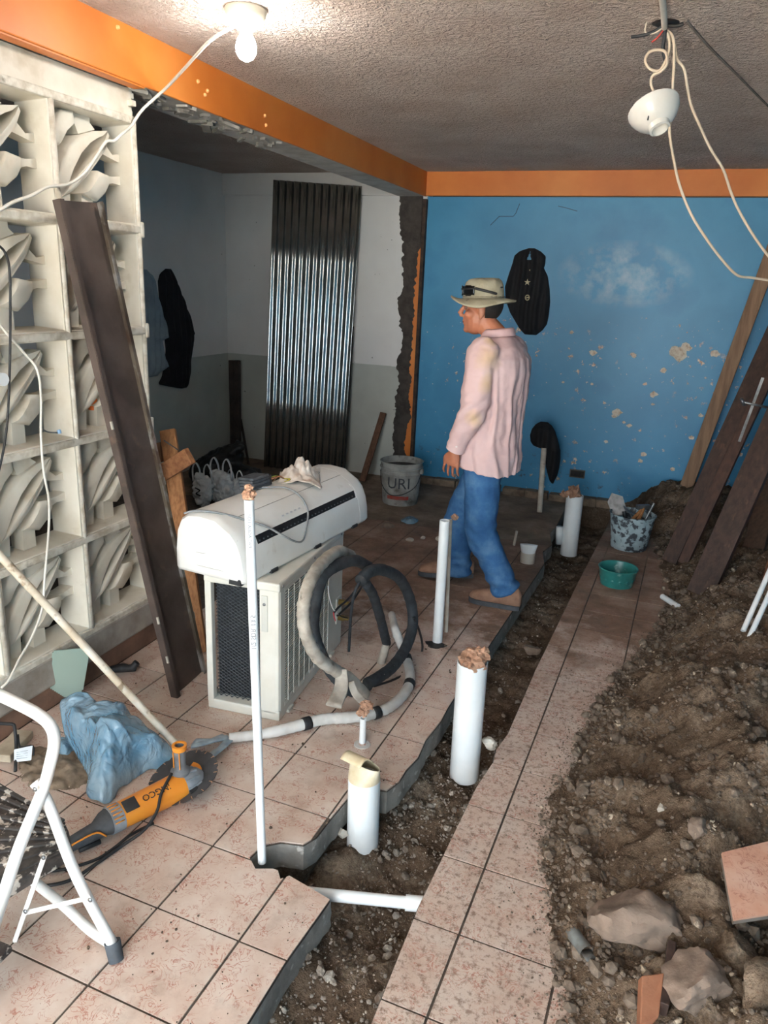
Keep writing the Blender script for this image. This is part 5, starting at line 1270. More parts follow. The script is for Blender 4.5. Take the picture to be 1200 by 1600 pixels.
MB().prism(starp, 0, .003, MX, c_).build('star_emblem', M_GOLD, jk)
c_ = gy(824, 465, YB-.064); MB().tube([c_+Vector((.016*math.cos(a), 0, .019*math.sin(a))) for a in [i*math.pi/8 for i in range(17)]], .0045, 6).build('ring_emblem', M_GOLD, jk, smooth=True)
MB().bar(c_+Vector((-.012, 0, -.004)), c_+Vector((.012, 0, .004)), .007, .004, (0, -1, 0)).build('ring_emblem_bar', M_GOLD, jk)
MB().lathe([(0, .003), (.006, 0)], 8, Matrix.Rotation(math.pi/2, 3, 'X'), gy(828, 422, YB-.055)).build('stud', M_GOLD, jk)
MB().tube(spl([gy(797, 452, YB-.03), gy(800, 462, YB-.035), gy(798, 472, YB-.03)], 4), .005, 6).build('brown_strap', pm('brown_strap', '#8A5A34'), jk, smooth=True)
# black cloth over the wall pipe
cr_ = []
for y, a_, b_ in ((659, 845, 856), (664, 837, 863), (672, 831, 868), (682, 828, 871), (692, 829, 874), (698, 833, 875), (702, 850, 876), (715, 852, 876), (730, 853, 874), (742, 856, 871), (750, 859, 867), (755, 862, 865)):
    p, q = gy(a_, y, 5.93), gy(b_, y, 5.93); cr_.append(((p.z+q.z)/2, p.x, q.x))
hang('black_cloth', 'black cloth draped over the pipe at the foot of the blue wall', cr_, lambda s_, n, z: Vector((s_, 5.93-n, z)), 0, .06, M_BLK, 5.0, cat='cloth', amp=.01)
# shirt and jacket on the white side wall
def lw(rows): 
    out = []
    for y, a_, b_ in rows:
        p, q = gx(a_, y, XL), gx(b_, y, XL); out.append(((p.z+q.z)/2, p.y, q.y))
    return out
WS = lambda s_, n, z: Vector((XL+n, s_, z))
hang('blue_shirt', 'faded light blue shirt hanging beside the black jacket on the side wall', lw(((421, 219, 228), (430, 214, 236), (450, 212, 241), (480, 212, 249), (510, 214, 258), (528, 216, 262), (533, 218, 250), (560, 220, 256), (575, 222, 261), (582, 226, 250), (588, 232, 246))), WS, 0, .05, pm('faded_blue_cloth', '#93A3AC', '#81929C', 8, .9, bump=.2), 1.0, cat='shirt', amp=.016)
hang('black_jacket', 'dark jacket hanging on the white side wall next to the blue shirt', lw(((420, 258, 266), (428, 249, 270), (440, 246, 274), (470, 248, 286), (500, 254, 297), (522, 256, 303), (545, 258, 299), (565, 256, 296), (585, 252, 296), (596, 246, 295), (603, 270, 294), (606, 282, 291))), WS, 0, .05, M_BLK, 8.0, amp=.014)

# ---------------------------------------------------------------- empty socket box in the blue wall
sx = gy(902, 740, YB-.002)
sk = thing('socket_box', 'empty dark socket box low in the blue wall', 'socket', sx)
fr = MB()
for dx, dz, w, h in ((-.058, 0, .008, .066), (.058, 0, .008, .066), (0, .03, .116, .008), (0, -.03, .116, .008)): fr.box(sx+Vector((dx, -.004, dz)), (w, .012, h))
fr.build('box_frame', pm('dusty_socket_frame', '#6F6A62', '#4B4641', 15, .8), sk)
MB().box(sx+Vector((0, .0, 0)), (.11, .006, .055)).build('dark_recess', pm('recess_dark', '#191613'), sk)
for dx in (-.02, .022): MB().tube([sx+Vector((dx, -.003, -.02)), sx+Vector((dx+.006, -.012, .0)), sx+Vector((dx, -.004, .018))], .003, 6).build('wire_end', M_DARKG, sk)

# ---------------------------------------------------------------- planks leaning on the right wall
def plank(name, label, base_px, base_z, top_px, Ytop, w, th, mat, up=(-.5, -1, .2), ext=1.0):
    a = gz(base_px[0], base_px[1], base_z); b = gy(top_px[0], top_px[1], Ytop); b = a+(b-a)*ext
    k = 1.0
    if b.z > 2.5: k = (2.5-a.z)/(b.z-a.z)
    if a.x+(b.x-a.x)*k > XR-.06: k = (XR-.06-a.x)/(b.x-a.x)
    b = a+(b-a)*k
    return board(name, label, a, b, w, th, mat, up=up, group=None)
la, lb_ = gy(1066, 778, 6.08), gy(1207, 395, 6.02)
board('light_plank', 'pale weathered plank standing nearest the blue wall on the right', la, la+(lb_-la)*1.25, .095, .025, M_WOODL, up=(-.2, -1, .1))
plank('dark_plank', 'dark plank behind, its foot left of the widest leaning plank', (1046, 878), .02, (1216, 505), 5.55, .10, .035, M_WOODD, ext=1.5)
plank('dark_plank', 'second narrow dark plank in front of the pale weathered one', (1066, 880), .03, (1232, 520), 5.45, .075, .03, pm('dark_plank_red', '#4D352B', '#38261F', 8, .6, stretch=(5, 5, .5)), ext=1.5)
plank('wide_dark_plank', 'widest dark plank leaning at the right, foot at the dirt heap', (1093, 930), .05, (1222, 640), 4.85, .15, .04, M_WOODD, ext=1.9)
plank('brown_plank', 'short brown plank deep in the shade at the right edge', (1172, 882), .10, (1212, 720), 5.5, .13, .03, pm('mid_brown_plank', '#5B4535', '#46342A', 8, .7, stretch=(5, 5, .5)), ext=1.3)  # brown wood noise, even over the whole plank
plank('orange_plank', 'orange brown plank standing at the right edge beside white pipes', (1192, 985), .18, (1225, 845), 4.55, .12, .03, pm('orange_brown_plank', '#8A5A38', '#70452A', 8, .65, stretch=(5, 5, .5)), ext=1.6)
# bar clamp hung on the planks
ck = thing('bar_clamp', 'small steel bar clamp gripping the dark planks', 'clamp', gy(1172, 630, 4.9))
MB().tube([gy(1160, 628, 4.85), gy(1205, 638, 4.9)], .007, 8).build('screw_bar', M_STEEL, ck, smooth=True)
MB().tube([gy(1158, 622, 4.85), gy(1163, 634, 4.85)], .009, 8).build('clamp_pad', M_STEEL, ck, smooth=True)
MB().bar(gy(1192, 590, 4.95), gy(1155, 690, 5.0), .016, .006, (0, -1, 0)).build('clamp_rail', M_STEEL, ck)

# ---------------------------------------------------------------- ceiling lamp with lit bulb
lb = gz(384, 14, ZC)
lamp = thing('ceiling_lamp', 'lit white bulb in a round ceiling lamp holder', 'lamp', lb+Vector((0, 0, -.15)))
MB().lathe([(0, 0), (.070, 0), (.072, -.006), (.066, -.022), (.050, -.046), (.034, -.058), (.030, -.062), (0, -.062)], 32, None, lb).build('lamp_holder', pm('old_white_porcelain', '#E4DDCB', '#D2C9B4', 5, .35), lamp, smooth=35)
em = NT('lit_bulb'); em.b.inputs['Emission Color'].default_value = (1.0, .97, .92, 1); em.b.inputs['Emission Strength'].default_value = 230.0
bulb_m = em.out('#FFFFFF', .3)
MB().lathe([(.016, 0), (.020, -.014), (.030, -.030), (.036, -.050), (.034, -.070), (.024, -.086), (.010, -.094), (0, -.095)], 24, None, lb+Vector((0, 0, -.062))).build('bulb', bulb_m, lamp, smooth=True)
cable('white_cable', 'white cable from the lit bulb across the orange beam to the block wall', [lb+Vector((-.04, .02, -.035)), gx(330, 62, -1.62), gx(290, 105, -1.80), gx(262, 135, -1.95), gx(240, 155, -2.03), gx(222, 172, -2.07), gx(210, 189, -2.095), gx(205, 197, -2.10), gx(190, 210, -2.10), gx(178, 220, -2.105), gx(165, 222, -2.105), gx(150, 245, -2.10), gx(130, 272, -2.10), gx(105, 288, -2.098), gx(75, 292, -2.098), gx(50, 305, -2.098), gx(20, 316, -2.098), gx(-6, 332, -2.098)], .0058, M_WCAB)
# ---------------------------------------------------------------- hanging lamp holder and its cables
hx0 = gz(1040, 36, ZC)
Yh = hx0.y
cdt = thing('ceiling_conduit', 'white conduit end with loose wires at the ceiling above the hanging lamp holder', 'conduit', hx0)
MB().tube(spl([gz(1030, -60, ZC-.012), gz(1034, -10, ZC-.012), gz(1037, 18, ZC-.014), hx0+Vector((0, 0, -.02))], 5), .010, 10).build('conduit', pm('grey_white_conduit', '#D8CFC4', '#C2B8AC', 10, .6), cdt, smooth=True)
MB().lathe([(0, -.002), (.035, -.003), (.045, .0)], 14, None, hx0).build('dark_hole', pm('ceiling_hole', '#2A221E'), cdt)
for k, (pts, c_, r) in enumerate((([(1040, 38), (1020, 50), (1005, 55), (986, 58)], '#23262B', .005), ([(1040, 40), (1022, 52), (1008, 50), (1012, 30)], '#C9B9A8', .003), ([(1040, 42), (1028, 58), (1018, 66)], '#A83A34', .003), ([(1042, 40), (1058, 40), (1068, 37)], '#1D1B1A', .006), ([(1040, 40), (1038, 60), (1036, 75), (1040, 95)], '#26292E', .006))):
    MB().tube(spl([gy(x, y, Yh-.02) for x, y in pts], 5), r, 6).build('loose_wire', pm('ceil_wire%d' % k, c_), cdt, smooth=True)
lc = gy(1023, 176, Yh-.03)
hl = thing('hanging_lamp_holder', 'empty white lamp holder dangling from cables under the ceiling', 'lamp holder', lc)
ax = (gy(1033, 208, Yh-.065)-lc).normalized()          # mouth points down and towards the camera
HM = Matrix((ax.orthogonal().normalized(), ax.cross(ax.orthogonal().normalized()), ax)).transposed()
M_PORC = pm('white_porcelain', '#EAE7E0', '#DDD8CE', 6, .22)
MB().lathe([(0, -.022), (.080, -.022), (.086, -.016), (.082, .002), (.068, .026), (.048, .046), (.036, .052), (.034, .068), (.027, .070), (.025, .040), (0, .038)], 32, HM, lc).build('holder_body', M_PORC, hl, smooth=35)
MB().tube(spl([gy(1015, 168, Yh-.085), gy(1014, 178, Yh-.09), gy(1012, 188, Yh-.09)], 4), .0025, 6).build('slot_mark', M_DARKG, hl, smooth=True)
M_BCAB = pm('beige_cable', '#DCC9B2', '#C9B49A', 6, .5)
cable('beige_cable', 'pale cable looping once above the hanging lamp holder', [hx0+Vector((0, 0, -.02)), gy(1044, 55, Yh-.02), gy(1046, 75, Yh-.025), gy(1040, 95, Yh-.03), gy(1030, 110, Yh-.035), gy(1016, 108, Yh-.04), gy(1008, 95, Yh-.04), gy(1014, 82, Yh-.035), gy(1028, 78, Yh-.03), gy(1040, 82, Yh-.04), gy(1042, 100, Yh-.045), gy(1032, 112, Yh-.04), gy(1020, 118, Yh-.035), gy(1017, 130, Yh-.03), gy(1023, 148, Yh-.03), gy(1028, 160, Yh-.03)], .0045, M_BCAB)
cable('beige_cable', 'pale cable dropping from the lamp holder and sagging to the right planks', [hx0+Vector((.005, 0, -.02)), gy(1052, 60, Yh-.02), gy(1053, 100, Yh-.02), gy(1051, 140, Yh-.01), gy(1050, 180, Yh), gy(1046, 205, Yh-.05), gy(1053, 250, Yh), gy(1062, 290, Yh+.05), gy(1080, 335, Yh+.1), gy(1105, 375, Yh+.15), gy(1130, 408, Yh+.2), gy(1152, 430, Yh+.25), gy(1175, 434, Yh+.3), gy(1205, 438, Yh+.35), gy(1260, 440, Yh+.4), Vector((XR-.006, Yh+.6, 1.78))], .0048, M_BCAB)
cable('beige_cable', 'outer pale cable running from the ceiling down to the right edge', [hx0+Vector((.008, 0, -.02)), gy(1054, 70, Yh), gy(1058, 92, Yh), gy(1069, 108, Yh), gy(1074, 135, Yh+.03), gy(1080, 165, Yh+.06), gy(1095, 200, Yh+.1), gy(1110, 232, Yh+.15), gy(1130, 265, Yh+.2), gy(1142, 300, Yh+.25), gy(1155, 330, Yh+.28), gy(1180, 372, Yh+.3), gy(1210, 412, Yh+.35), gy(1250, 460, Yh+.4), Vector((XR-.006, Yh+.7, 1.60))], .0048, M_BCAB)

# ---------------------------------------------------------------- rubble on the right
def rock(name, label, c, r, seed, mat, cat='rock', cuts=9):
    random.seed(seed); c = Vector(c); m = []
    bm2 = bmesh.new(); bmesh.ops.create_icosphere(bm2, subdivisions=4, radius=1.0)
    pl_ = [(Vector((random.gauss(0, 1), random.gauss(0, 1), random.gauss(0, .8))).normalized(), random.uniform(.55, .85)) for _ in range(cuts)]
    vs = []
    for v in bm2.verts:
        p = v.co.copy()
        for n, d in pl_:
            e = p.dot(n)-d
            if e > 0: p -= n*e
        p += p.normalized()*(.13*fbm(p.x*2.6+seed, p.y*2.6, p.z*2.6, 5))
        vs.append(c+Vector((p.x*r[0], p.y*r[1], p.z*r[2])))
    fs = [tuple(v.index for v in f.verts) for f in bm2.faces]; bm2.free()
    return tag(MB().add(vs, fs).build(name, mat, smooth=35), label, cat)
M_ROCK = pm('concrete_lump', '#837265', '#6C5D51', 12, .95, bump=.7, bscale=60, c3='#6B665F', s3=7, lo3=.6, hi3=.75)
M_ROCKG = pm('grey_lump', '#7C746C', '#66594E', 10, .95, bump=.7, bscale=60)
def on_heap(px, py, dz=0.0):
    """where the sight line meets the heap"""
    d = ray(px, py); t = 0.5
    while t < 12:
        p = C0+d*t
        if p.z < max(0, heap_h(p.x, p.y)): break
        t += .004
    return p+Vector((0, 0, dz))
rock('concrete_chunk', 'large broken concrete chunk at the near edge of the dirt heap', on_heap(988, 1455, .035), (.125, .105, .075), 4, M_ROCK)
rock('concrete_chunk', 'dusty grey concrete lump half buried right of the terracotta shard', on_heap(1085, 1545, .02), (.075, .085, .055), 9, M_ROCK, cuts=3)
rock('clay_clod', 'brown clay clod in the lower right corner of the heap', on_heap(1195, 1570, .02), (.08, .09, .07), 12, M_HEAP, 'clod')
rock('clay_clod', 'reddish clod below the broken floor tile', on_heap(1150, 1495, .01), (.05, .06, .045), 14, M_HEAP, 'clod')
rock('stone', 'pale stone on the heap left of the broken tile', on_heap(1092, 1300, .01), (.032, .04, .03), 15, M_ROCK, 'stone')
rock('stone', 'pinkish stone lying in the trench left of the stained floor', gz(830, 1015, -.10), (.05, .04, .025), 18, M_ROCK, 'stone')
rock('stone', 'small pale stone beside the folded wide pipe', gz(535, 1302, -.10), (.022, .02, .018), 19, M_PVCD, 'stone')
rock('plaster_chunk', 'white plaster lump at the trench edge by the tallest pipe', gz(765, 1162, -.03), (.035, .03, .025), 23, M_PVCD, 'plaster')
for k, (px, py, r, lab) in enumerate(((640, 843, .03, 'white rubble piece on the floor left of the man'), (688, 842, .035, 'angular white rubble piece near the man\'s legs'), (661, 840, .022, 'tiny white rubble piece between two bigger ones'), (606, 822, .05, 'flat brown rubble piece in front of the paint bucket'))):
    rock('rubble_piece', lab, gz(px, py, .012), (r, r*.8, r*.5), 30+k, M_PVCD if k != 3 else M_ROCK, 'rubble')
crumple('blue_plastic_scrap', [gz(626, 812, .005), gz(640, 806, .02), gz(654, 812, .01), gz(648, 818, .005), gz(634, 818, .005)], gz(640, 811, .03), M_BFILM, .02, 3.3, 'blue plastic scrap on the floor in front of the paint bucket', rings=8)
# broken floor tile lying on the heap
zt = max(heap_h(gz(x, y, .15).x, gz(x, y, .15).y) for x, y in ((1128, 1332), (1235, 1306), (1252, 1420), (1147, 1436), (1190, 1375), (1180, 1345), (1200, 1410)))+.02
q = [gz(1128, 1332, zt+.012), gz(1235, 1306, zt+.02), gz(1252, 1420, zt-.01), gz(1147, 1436, zt-.02)]
bt = thing('broken_tile', 'broken pink floor tile lying tilted on the dirt heap', 'tile', q[3])
nn = (q[1]-q[0]).cross(q[3]-q[0]).normalized(); nn = nn if nn.z > 0 else -nn
def slab4(q, a, b): return MB().add([p+nn*a for p in q]+[p+nn*b for p in q], [(0, 1, 2, 3), (4, 7, 6, 5), (0, 4, 5, 1), (1, 5, 6, 2), (2, 6, 7, 3), (3, 7, 4, 0)])
slab4(q, -.008, 0).build('tile_face', mat_tile('clean_pink_tile', False, ('#D2AC98', '#C99A83', '#BD8A72')), bt)
slab4([p+(p-sum(q, Vector())/4)*-.03 for p in q], -.026, -.008).build('mortar_backing', M_ROCKG, bt)
# terracotta shard standing in the dirt
zt = on_heap(1018, 1570).z
q = [gz(1003, 1524, zt+.06), gz(1038, 1520, zt+.06), gz(1030, 1588, zt+.025), gz(1016, 1606, zt+.012), gz(1000, 1602, zt+.015)]
nn = (q[1]-q[0]).cross(q[2]-q[0]).normalized(); nn = nn if nn.z > 0 else -nn
M_TERR = pm('terracotta', '#96654A', '#82533A', 9, .8, bump=.3, c3='#6A4630', s3=14, lo3=.63, hi3=.7)
n5 = len(q); bs_ = MB().add([p for p in q]+[p-nn*.03 for p in q], [tuple(range(n5)), tuple(range(2*n5-1, n5-1, -1))]+[(i, n5+i, n5+(i+1) % n5, (i+1) % n5) for i in range(n5)])
tag(bs_.build('terracotta_shard', M_TERR, bevel=.003), 'orange terracotta shard standing in the dirt at the bottom', 'shard')
MB2 = MB().bar(on_heap(1046, 1490, .02), on_heap(1034, 1590, .02), .02, .05, (0, -.5, 1)); tag(MB2.build('wood_sliver', M_WOODD, bevel=.002), 'dark wood sliver beside the terracotta shard', 'wood')
# red paint spot on the tiles is a stain; small litter
a = on_heap(1032, 1270, .008); MB2 = MB().tube([a, a+Vector((.01, .05, .004))], .012, 8); tag(MB2.build('pipe_chip', M_PVCD, smooth=40), 'tiny pale pipe chip half buried in the heap', 'pipe')

# tiny litter on the near tiles
sp = []
random.seed(77)
for _ in range(420):
    y = random.uniform(1.05, 3.4); x = random.uniform(-2.0, -.72) if random.random() < .75 else -.72-random.expovariate(1/.05)
    if x < -2.05 or x > edge_x(LEFT_EDGE, y)-.02: continue
    s_ = random.choice((.0012, .0015, .002, .0025, .004)) if random.random() < .93 else .007
    sp.append((x, y, s_*.35, s_))
crumbs('floor_litter', 'dark crumbs scattered over the left tiled floor', sp, pm('dark_crumb', '#4A3C33', '#6A5A4C', 30, .95, kind='World'))

# ---------------------------------------------------------------- the man walking left past the trench
random.seed(21)
fF = Vector((-.977, .224, 0)).normalized(); fL = Vector((-.224, -.977, 0)).normalized(); UP = Vector((0, 0, 1))
mid = Vector((-.842, 3.95, 0))
per = thing('person', 'man in pink shirt, blue jeans and bucket hat walking along the trench', 'person', (mid.x, mid.y, 0))
def tb(pts, rr, n=14, k=5): 
    p = spl(pts, k); return MB().tube(p, rr, n)
def ell(c, ax, rs, n=14):
    """closed ellipsoid, ax = three axes"""
    c = Vector(c); A, B, C_ = [Vector(a) for a in ax]
    return MB().loft([[c+C_*(rs[2]*math.sin(t))+A*(rs[0]*math.cos(t)*math.cos(2*math.pi*i/n))+B*(rs[1]*math.cos(t)*math.sin(2*math.pi*i/n)) for i in range(n)] for t in [-1.54+j*3.08/10 for j in range(11)]])
# joints
shL = mid+fL*.175+Vector((0, 0, 1.375)); shR = mid-fL*.175+Vector((0, 0, 1.375))
elL = gy(738, 643, 3.735); wrL = gy(712, 700, 3.75); hdL = gy(706, 722, 3.755)
elR = shR+fF*.02-fL*.05+UP*-.27; wrR = elR+fF*.14+fL*.02+UP*-.20
hipL = mid+fL*.085+Vector((0, 0, .87)); hipR = mid-fL*.085+Vector((0, 0, .87))
knL = gy(752, 832, 3.84); anL = gy(789, 918, 3.86)
knR = gy(716, 815, 4.04); anR = gy(716, 888, 4.08)
# head frame
hF = Vector((-.988, -.10, -.05)).normalized(); hS = Vector((.10, -.988, 0)); hS = (hS-hF*hS.dot(hF)).normalized(); hU = hS.cross(hF) if hS.cross(hF).z > 0 else hF.cross(hS)
Hc = gy(752, 484, 3.95)
def H(f, s, u): return Hc+hF*f+hS*s+hU*u
HA = (hF, hS, hU)
body = [ell(H(-.012, 0, .030), HA, (.098, .076, .092)), ell(H(.018, 0, -.040), HA, (.070, .061, .082)), ell(H(.030, 0, -.075), HA, (.056, .050, .050)),
        tb([H(.086, 0, .022), H(.101, 0, .0), H(.112, 0, -.022)], [.009, .012, .015], 10), ell(H(.102, .012, -.026), HA, (.012, .010, .010), 10), ell(H(.102, -.012, -.026), HA, (.012, .010, .010), 10),
        tb([H(.070, .052, .030), H(.086, .028, .034), H(.088, 0, .030), H(.086, -.028, .034), H(.070, -.052, .030)], .011, 10),
        ell(H(.078, 0, -.044), HA, (.016, .028, .016), 12), ell(H(.086, 0, -.054), HA, (.011, .024, .008), 12), ell(H(.084, 0, -.067), HA, (.011, .020, .008), 12), ell(H(.070, 0, -.082), HA, (.018, .030, .018), 12), ell(H(.072, 0, -.098), HA, (.020, .026, .018), 12),
        ell(H(.050, .048, -.020), HA, (.030, .020, .022)), ell(H(.050, -.048, -.020), HA, (.030, .020, .022)),
        ell(H(-.012, .078, -.008), HA, (.019, .010, .033)), ell(H(-.012, -.078, -.008), HA, (.019, .010, .033)), ell(H(-.004, .083, .012), HA, (.016, .006, .012)), ell(H(-.006, .080, -.036), HA, (.010, .006, .010)),
        tb([mid+Vector((0, 0, 1.36)), mid+fF*.005+Vector((0, 0, 1.43)), H(-.028, 0, -.07), H(-.022, 0, -.03)], [.075, .062, .057, .055]),
        MB().loft([ellring(mid+Vector((0, 0, z)), fL, fF, a, b, 18) for z, a, b in ((.80, .15, .11), (.95, .16, .11), (1.1, .155, .10), (1.25, .175, .11), (1.36, .16, .09), (1.41, .09, .06))])]
def arm(s_, e_, w_): return [tb([s_, (s_+e_)/2, e_, e_.lerp(w_, .45), w_], [.05, .044, .037, .037, .026])]
body += arm(shL, elL, wrL)+arm(shR, elR, wrR)
def leg(h_, k_, a_): return [tb([h_, (h_+k_)/2, k_, k_.lerp(a_, .4), a_], [.085, .075, .052, .052, .036])]
body += leg(hipL, knL, anL)+leg(hipR, knR, anR)
def hand(w_, d, fwd, inn):
    """relaxed hand: d points down the hand, fwd towards the thumb side, inn towards the palm"""
    out = [MB().loft([ellring(w_+d*(t-.025), fwd, inn, a, b, 14) for t, a, b in ((0, .024, .020), (.02, .027, .019), (.055, .040, .017), (.09, .041, .015), (.105, .036, .011))])]
    for k, ln in enumerate((.072, .082, .076, .060)):
        o_ = fwd*(.036-.0240*k); b_ = w_+d*(.072)+o_
        out.append(tb([b_-d*.02, b_+d*(ln*.28)+inn*.004+o_*.12, b_+d*(ln*.68)+inn*.016+o_*.2, b_+d*(ln*.98)+inn*.036+o_*.22], [.0090, .0085, .0078, .0064], 10, 4))
    out.append(tb([w_+d*.012+fwd*.018, w_+d*.045+fwd*.045+inn*.008, w_+d*.072+fwd*.050+inn*.016, w_+d*.095+fwd*.046+inn*.022], [.014, .0125, .010, .008], 10, 4))
    return out
dL = (hdL-wrL).normalized()
body += hand(wrL+dL*.02, dL, (fF-dL*fF.dot(dL)).normalized(), (-fL-dL*(-fL).dot(dL)).normalized())
dR = Vector((-.25, 0, -.97)).normalized()
body += hand(wrR+dR*.02, dR, (fF-dR*fF.dot(dR)).normalized(), (fL-dR*fL.dot(dR)).normalized())
M_SKIN = NT('tanned_skin'); _c = M_SKIN.coord('Object')
M_SKIN.b.inputs['Subsurface Weight'].default_value = .08; M_SKIN.b.inputs['Subsurface Radius'].default_value = (.01, .004, .002)
M_SKIN = M_SKIN.out(M_SKIN.ramp(M_SKIN.noise(_c, 14, 4), [(.3, '#A9694E'), (.7, '#BC7D60')]), .5)
solid(body, .0046, 4).build('body', M_SKIN, per, smooth=True)
# face details
M_DKHAIR = pm('dark_hair', '#17120F', '#221A15', 40, .7, bump=.4, bscale=200)
for s_ in (1, -1):
    MB2 = tb([H(.094, s_*.014, .036), H(.090, s_*.030, .041), H(.074, s_*.052, .036)], [.0035, .0045, .003], 8); MB2.build('eyebrow', M_DKHAIR, per, smooth=True)
    eo = ell(H(.072, s_*.032, .012), HA, (.011, .0125, .007), 12).build('eye', pm('eye_white', '#8E7466', None, rough=.3) if s_ == 1 else bpy.data.materials['eye_white'], per, smooth=True)
    ell(H(.0800, s_*.033, .011), HA, (.0035, .006, .006), 10).build('iris', M_DKHAIR, eo, smooth=True)
    tb([H(.081, s_*.020, .018), H(.083, s_*.032, .0195), H(.074, s_*.045, .015)], [.0022, .003, .0022], 6).build('upper_lid', M_SKIN, eo, smooth=True)
tb([H(.090, .018, -.0605), H(.0955, 0, -.0605), H(.090, -.018, -.0605)], .0022, 6).build('lip_line', pm('lip_dark', '#6E3A30'), per, smooth=True)
hm = MB(); nr_, ns_ = 18, 36
vs = []; 
for j in range(nr_+1):
    t = -1.2+j*(1.25+1.2)/nr_
    for i in range(ns_):
        a = 2*math.pi*i/ns_
        vs.append(H(-.014+.101*math.cos(t)*math.cos(a), .0795*math.cos(t)*math.sin(a), .028+.095*math.sin(t)))
fs = []
for j in range(nr_):
    for i in range(ns_):
        q = (j*ns_+i, j*ns_+(i+1) % ns_, (j+1)*ns_+(i+1) % ns_, (j+1)*ns_+i); c_ = sum((vs[k] for k in q), Vector())/4-Hc
        f_, u_ = c_.dot(hF), c_.dot(hU)
        if f_ < -.030 and u_ > -.075-.4*(f_+.05) or (u_ > .028 and f_ < .05) or (-.03 <= f_ < .028 and u_ > -.004-1.2*abs(f_+.0) and u_ > .012): fs.append(q)
ho = MB().add(vs, fs).build('hair', M_DKHAIR, per, smooth=True)
# ---- clothes
def rings(tab, n=28, tilt=0.0):
    out = []
    for z, a, b, ox in tab:
        r = []
        for i in range(n):
            t = 2*math.pi*i/n; c_, s_ = math.cos(t), math.sin(t)
            e = 2.5; cc = abs(c_)**(2/e)*(1 if c_ > 0 else -1); ss = abs(s_)**(2/e)*(1 if s_ > 0 else -1)
            r.append(mid+fF*ox+fL*(a*cc)+fF*(b*ss)+Vector((0, 0, z+tilt*ss*max(0, 1-(z-.74)/.25))))
        out.append(r)
    return MB().loft(out)
shirt = [rings([(.755, .198, .158, .005), (.80, .198, .156, .005), (.90, .192, .150, .005), (1.02, .185, .143, .0), (1.14, .188, .145, -.004), (1.26, .198, .150, -.012), (1.34, .192, .140, -.016), (1.40, .150, .108, -.012), (1.44, .088, .080, 0), (1.455, .06, .06, .006)], tilt=.032)]
def sleeve(s_, e_, w_): 
    s0_ = s_-(s_-mid-Vector((0, 0, 1.375))).normalized()*.04
    return [tb([s0_+UP*.005, s_+UP*-.02, s_.lerp(e_, .5), e_, e_.lerp(w_, .45), e_.lerp(w_, .85), w_+(w_-e_).normalized()*.012], [.080, .085, .078, .070, .062, .052, .047], 18)]
shirt += sleeve(shL, elL, wrL)+sleeve(shR, elR, wrR)
def wr(v, n):
    p = v-mid; l = p.dot(fL); f_ = p.dot(fF)
    a = math.atan2(l, f_)
    back = max(0, -n.dot(fF))
    fold = .0075*math.sin(a*13+1.5*noise.noise(Vector((a*3, v.z*4, 1)))*3+v.z*5)*ssm(1.42, 1.15, v.z)*(.35+.65*back)
    drag = .007*fbm(v.x*9+v.z*6, v.y*9, v.z*11-v.x*5, 3)
    elb = .008*math.sin((v.z-v.x*.9)*95)*math.exp(-((v-elL).length/.09)**2)+.006*math.sin(v.z*120)*math.exp(-((v-wrL).length/.06)**2)
    return fold+drag+elb
def mat_shirt():
    t = NT('pink_shirt_cloth'); co = t.coord('World')
    col = t.ramp(t.noise(co, 5, 4), [(.3, '#E3C6C4'), (.7, '#D6B5B3')])
    def blobm(c, r, e0, e1):
        v = t.new('ShaderNodeVectorMath', operation='DISTANCE'); t.link(co, v.inputs[0]); v.inputs[1].default_value = tuple(c)
        q = t.math('ADD', t.math('DIVIDE', v.outputs['Value'], r), t.math('MULTIPLY', t.math('SUBTRACT', t.noise(co, 12, 4), .5), 1.1))
        return t.ramp(q, [(e0, 1.0), (e1, 0.0)])
    for c, r in ((gy(768, 560, 3.70), .09), (gy(762, 600, 3.68), .06), (gy(740, 655, 3.68), .055), (gy(770, 530, 3.75), .05)):
        col = t.mix(t.math('MULTIPLY', blobm(c, r, .2, 1.25), .55), col, '#D9B878')
    # darker upright streaks, stronger towards the shoulders
    x, y, z = t.sep(co)
    d = t.math('MULTIPLY', t.ramp(t.noise(t.coord('World', (14, 14, 2.2)), 1.0, 4, .65), [(.52, 0.0), (.68, .7)]), t.ramp(z, [(1.10, 0.0), (1.32, 1.0)]))
    d = t.math('MULTIPLY', d, t.ramp(x, [(0.0, 0.0), (1.0, 1.0)])) if False else d
    col = t.mix(d, col, '#9A7D74')
    t.bump(t.noise(co, 40, 4), .15, .004)
    return t.out(col, .9, spec=.2)
M_SHIRT = mat_shirt()
solid(shirt, .0075, 5, wr).build('shirt', M_SHIRT, per, smooth=True)
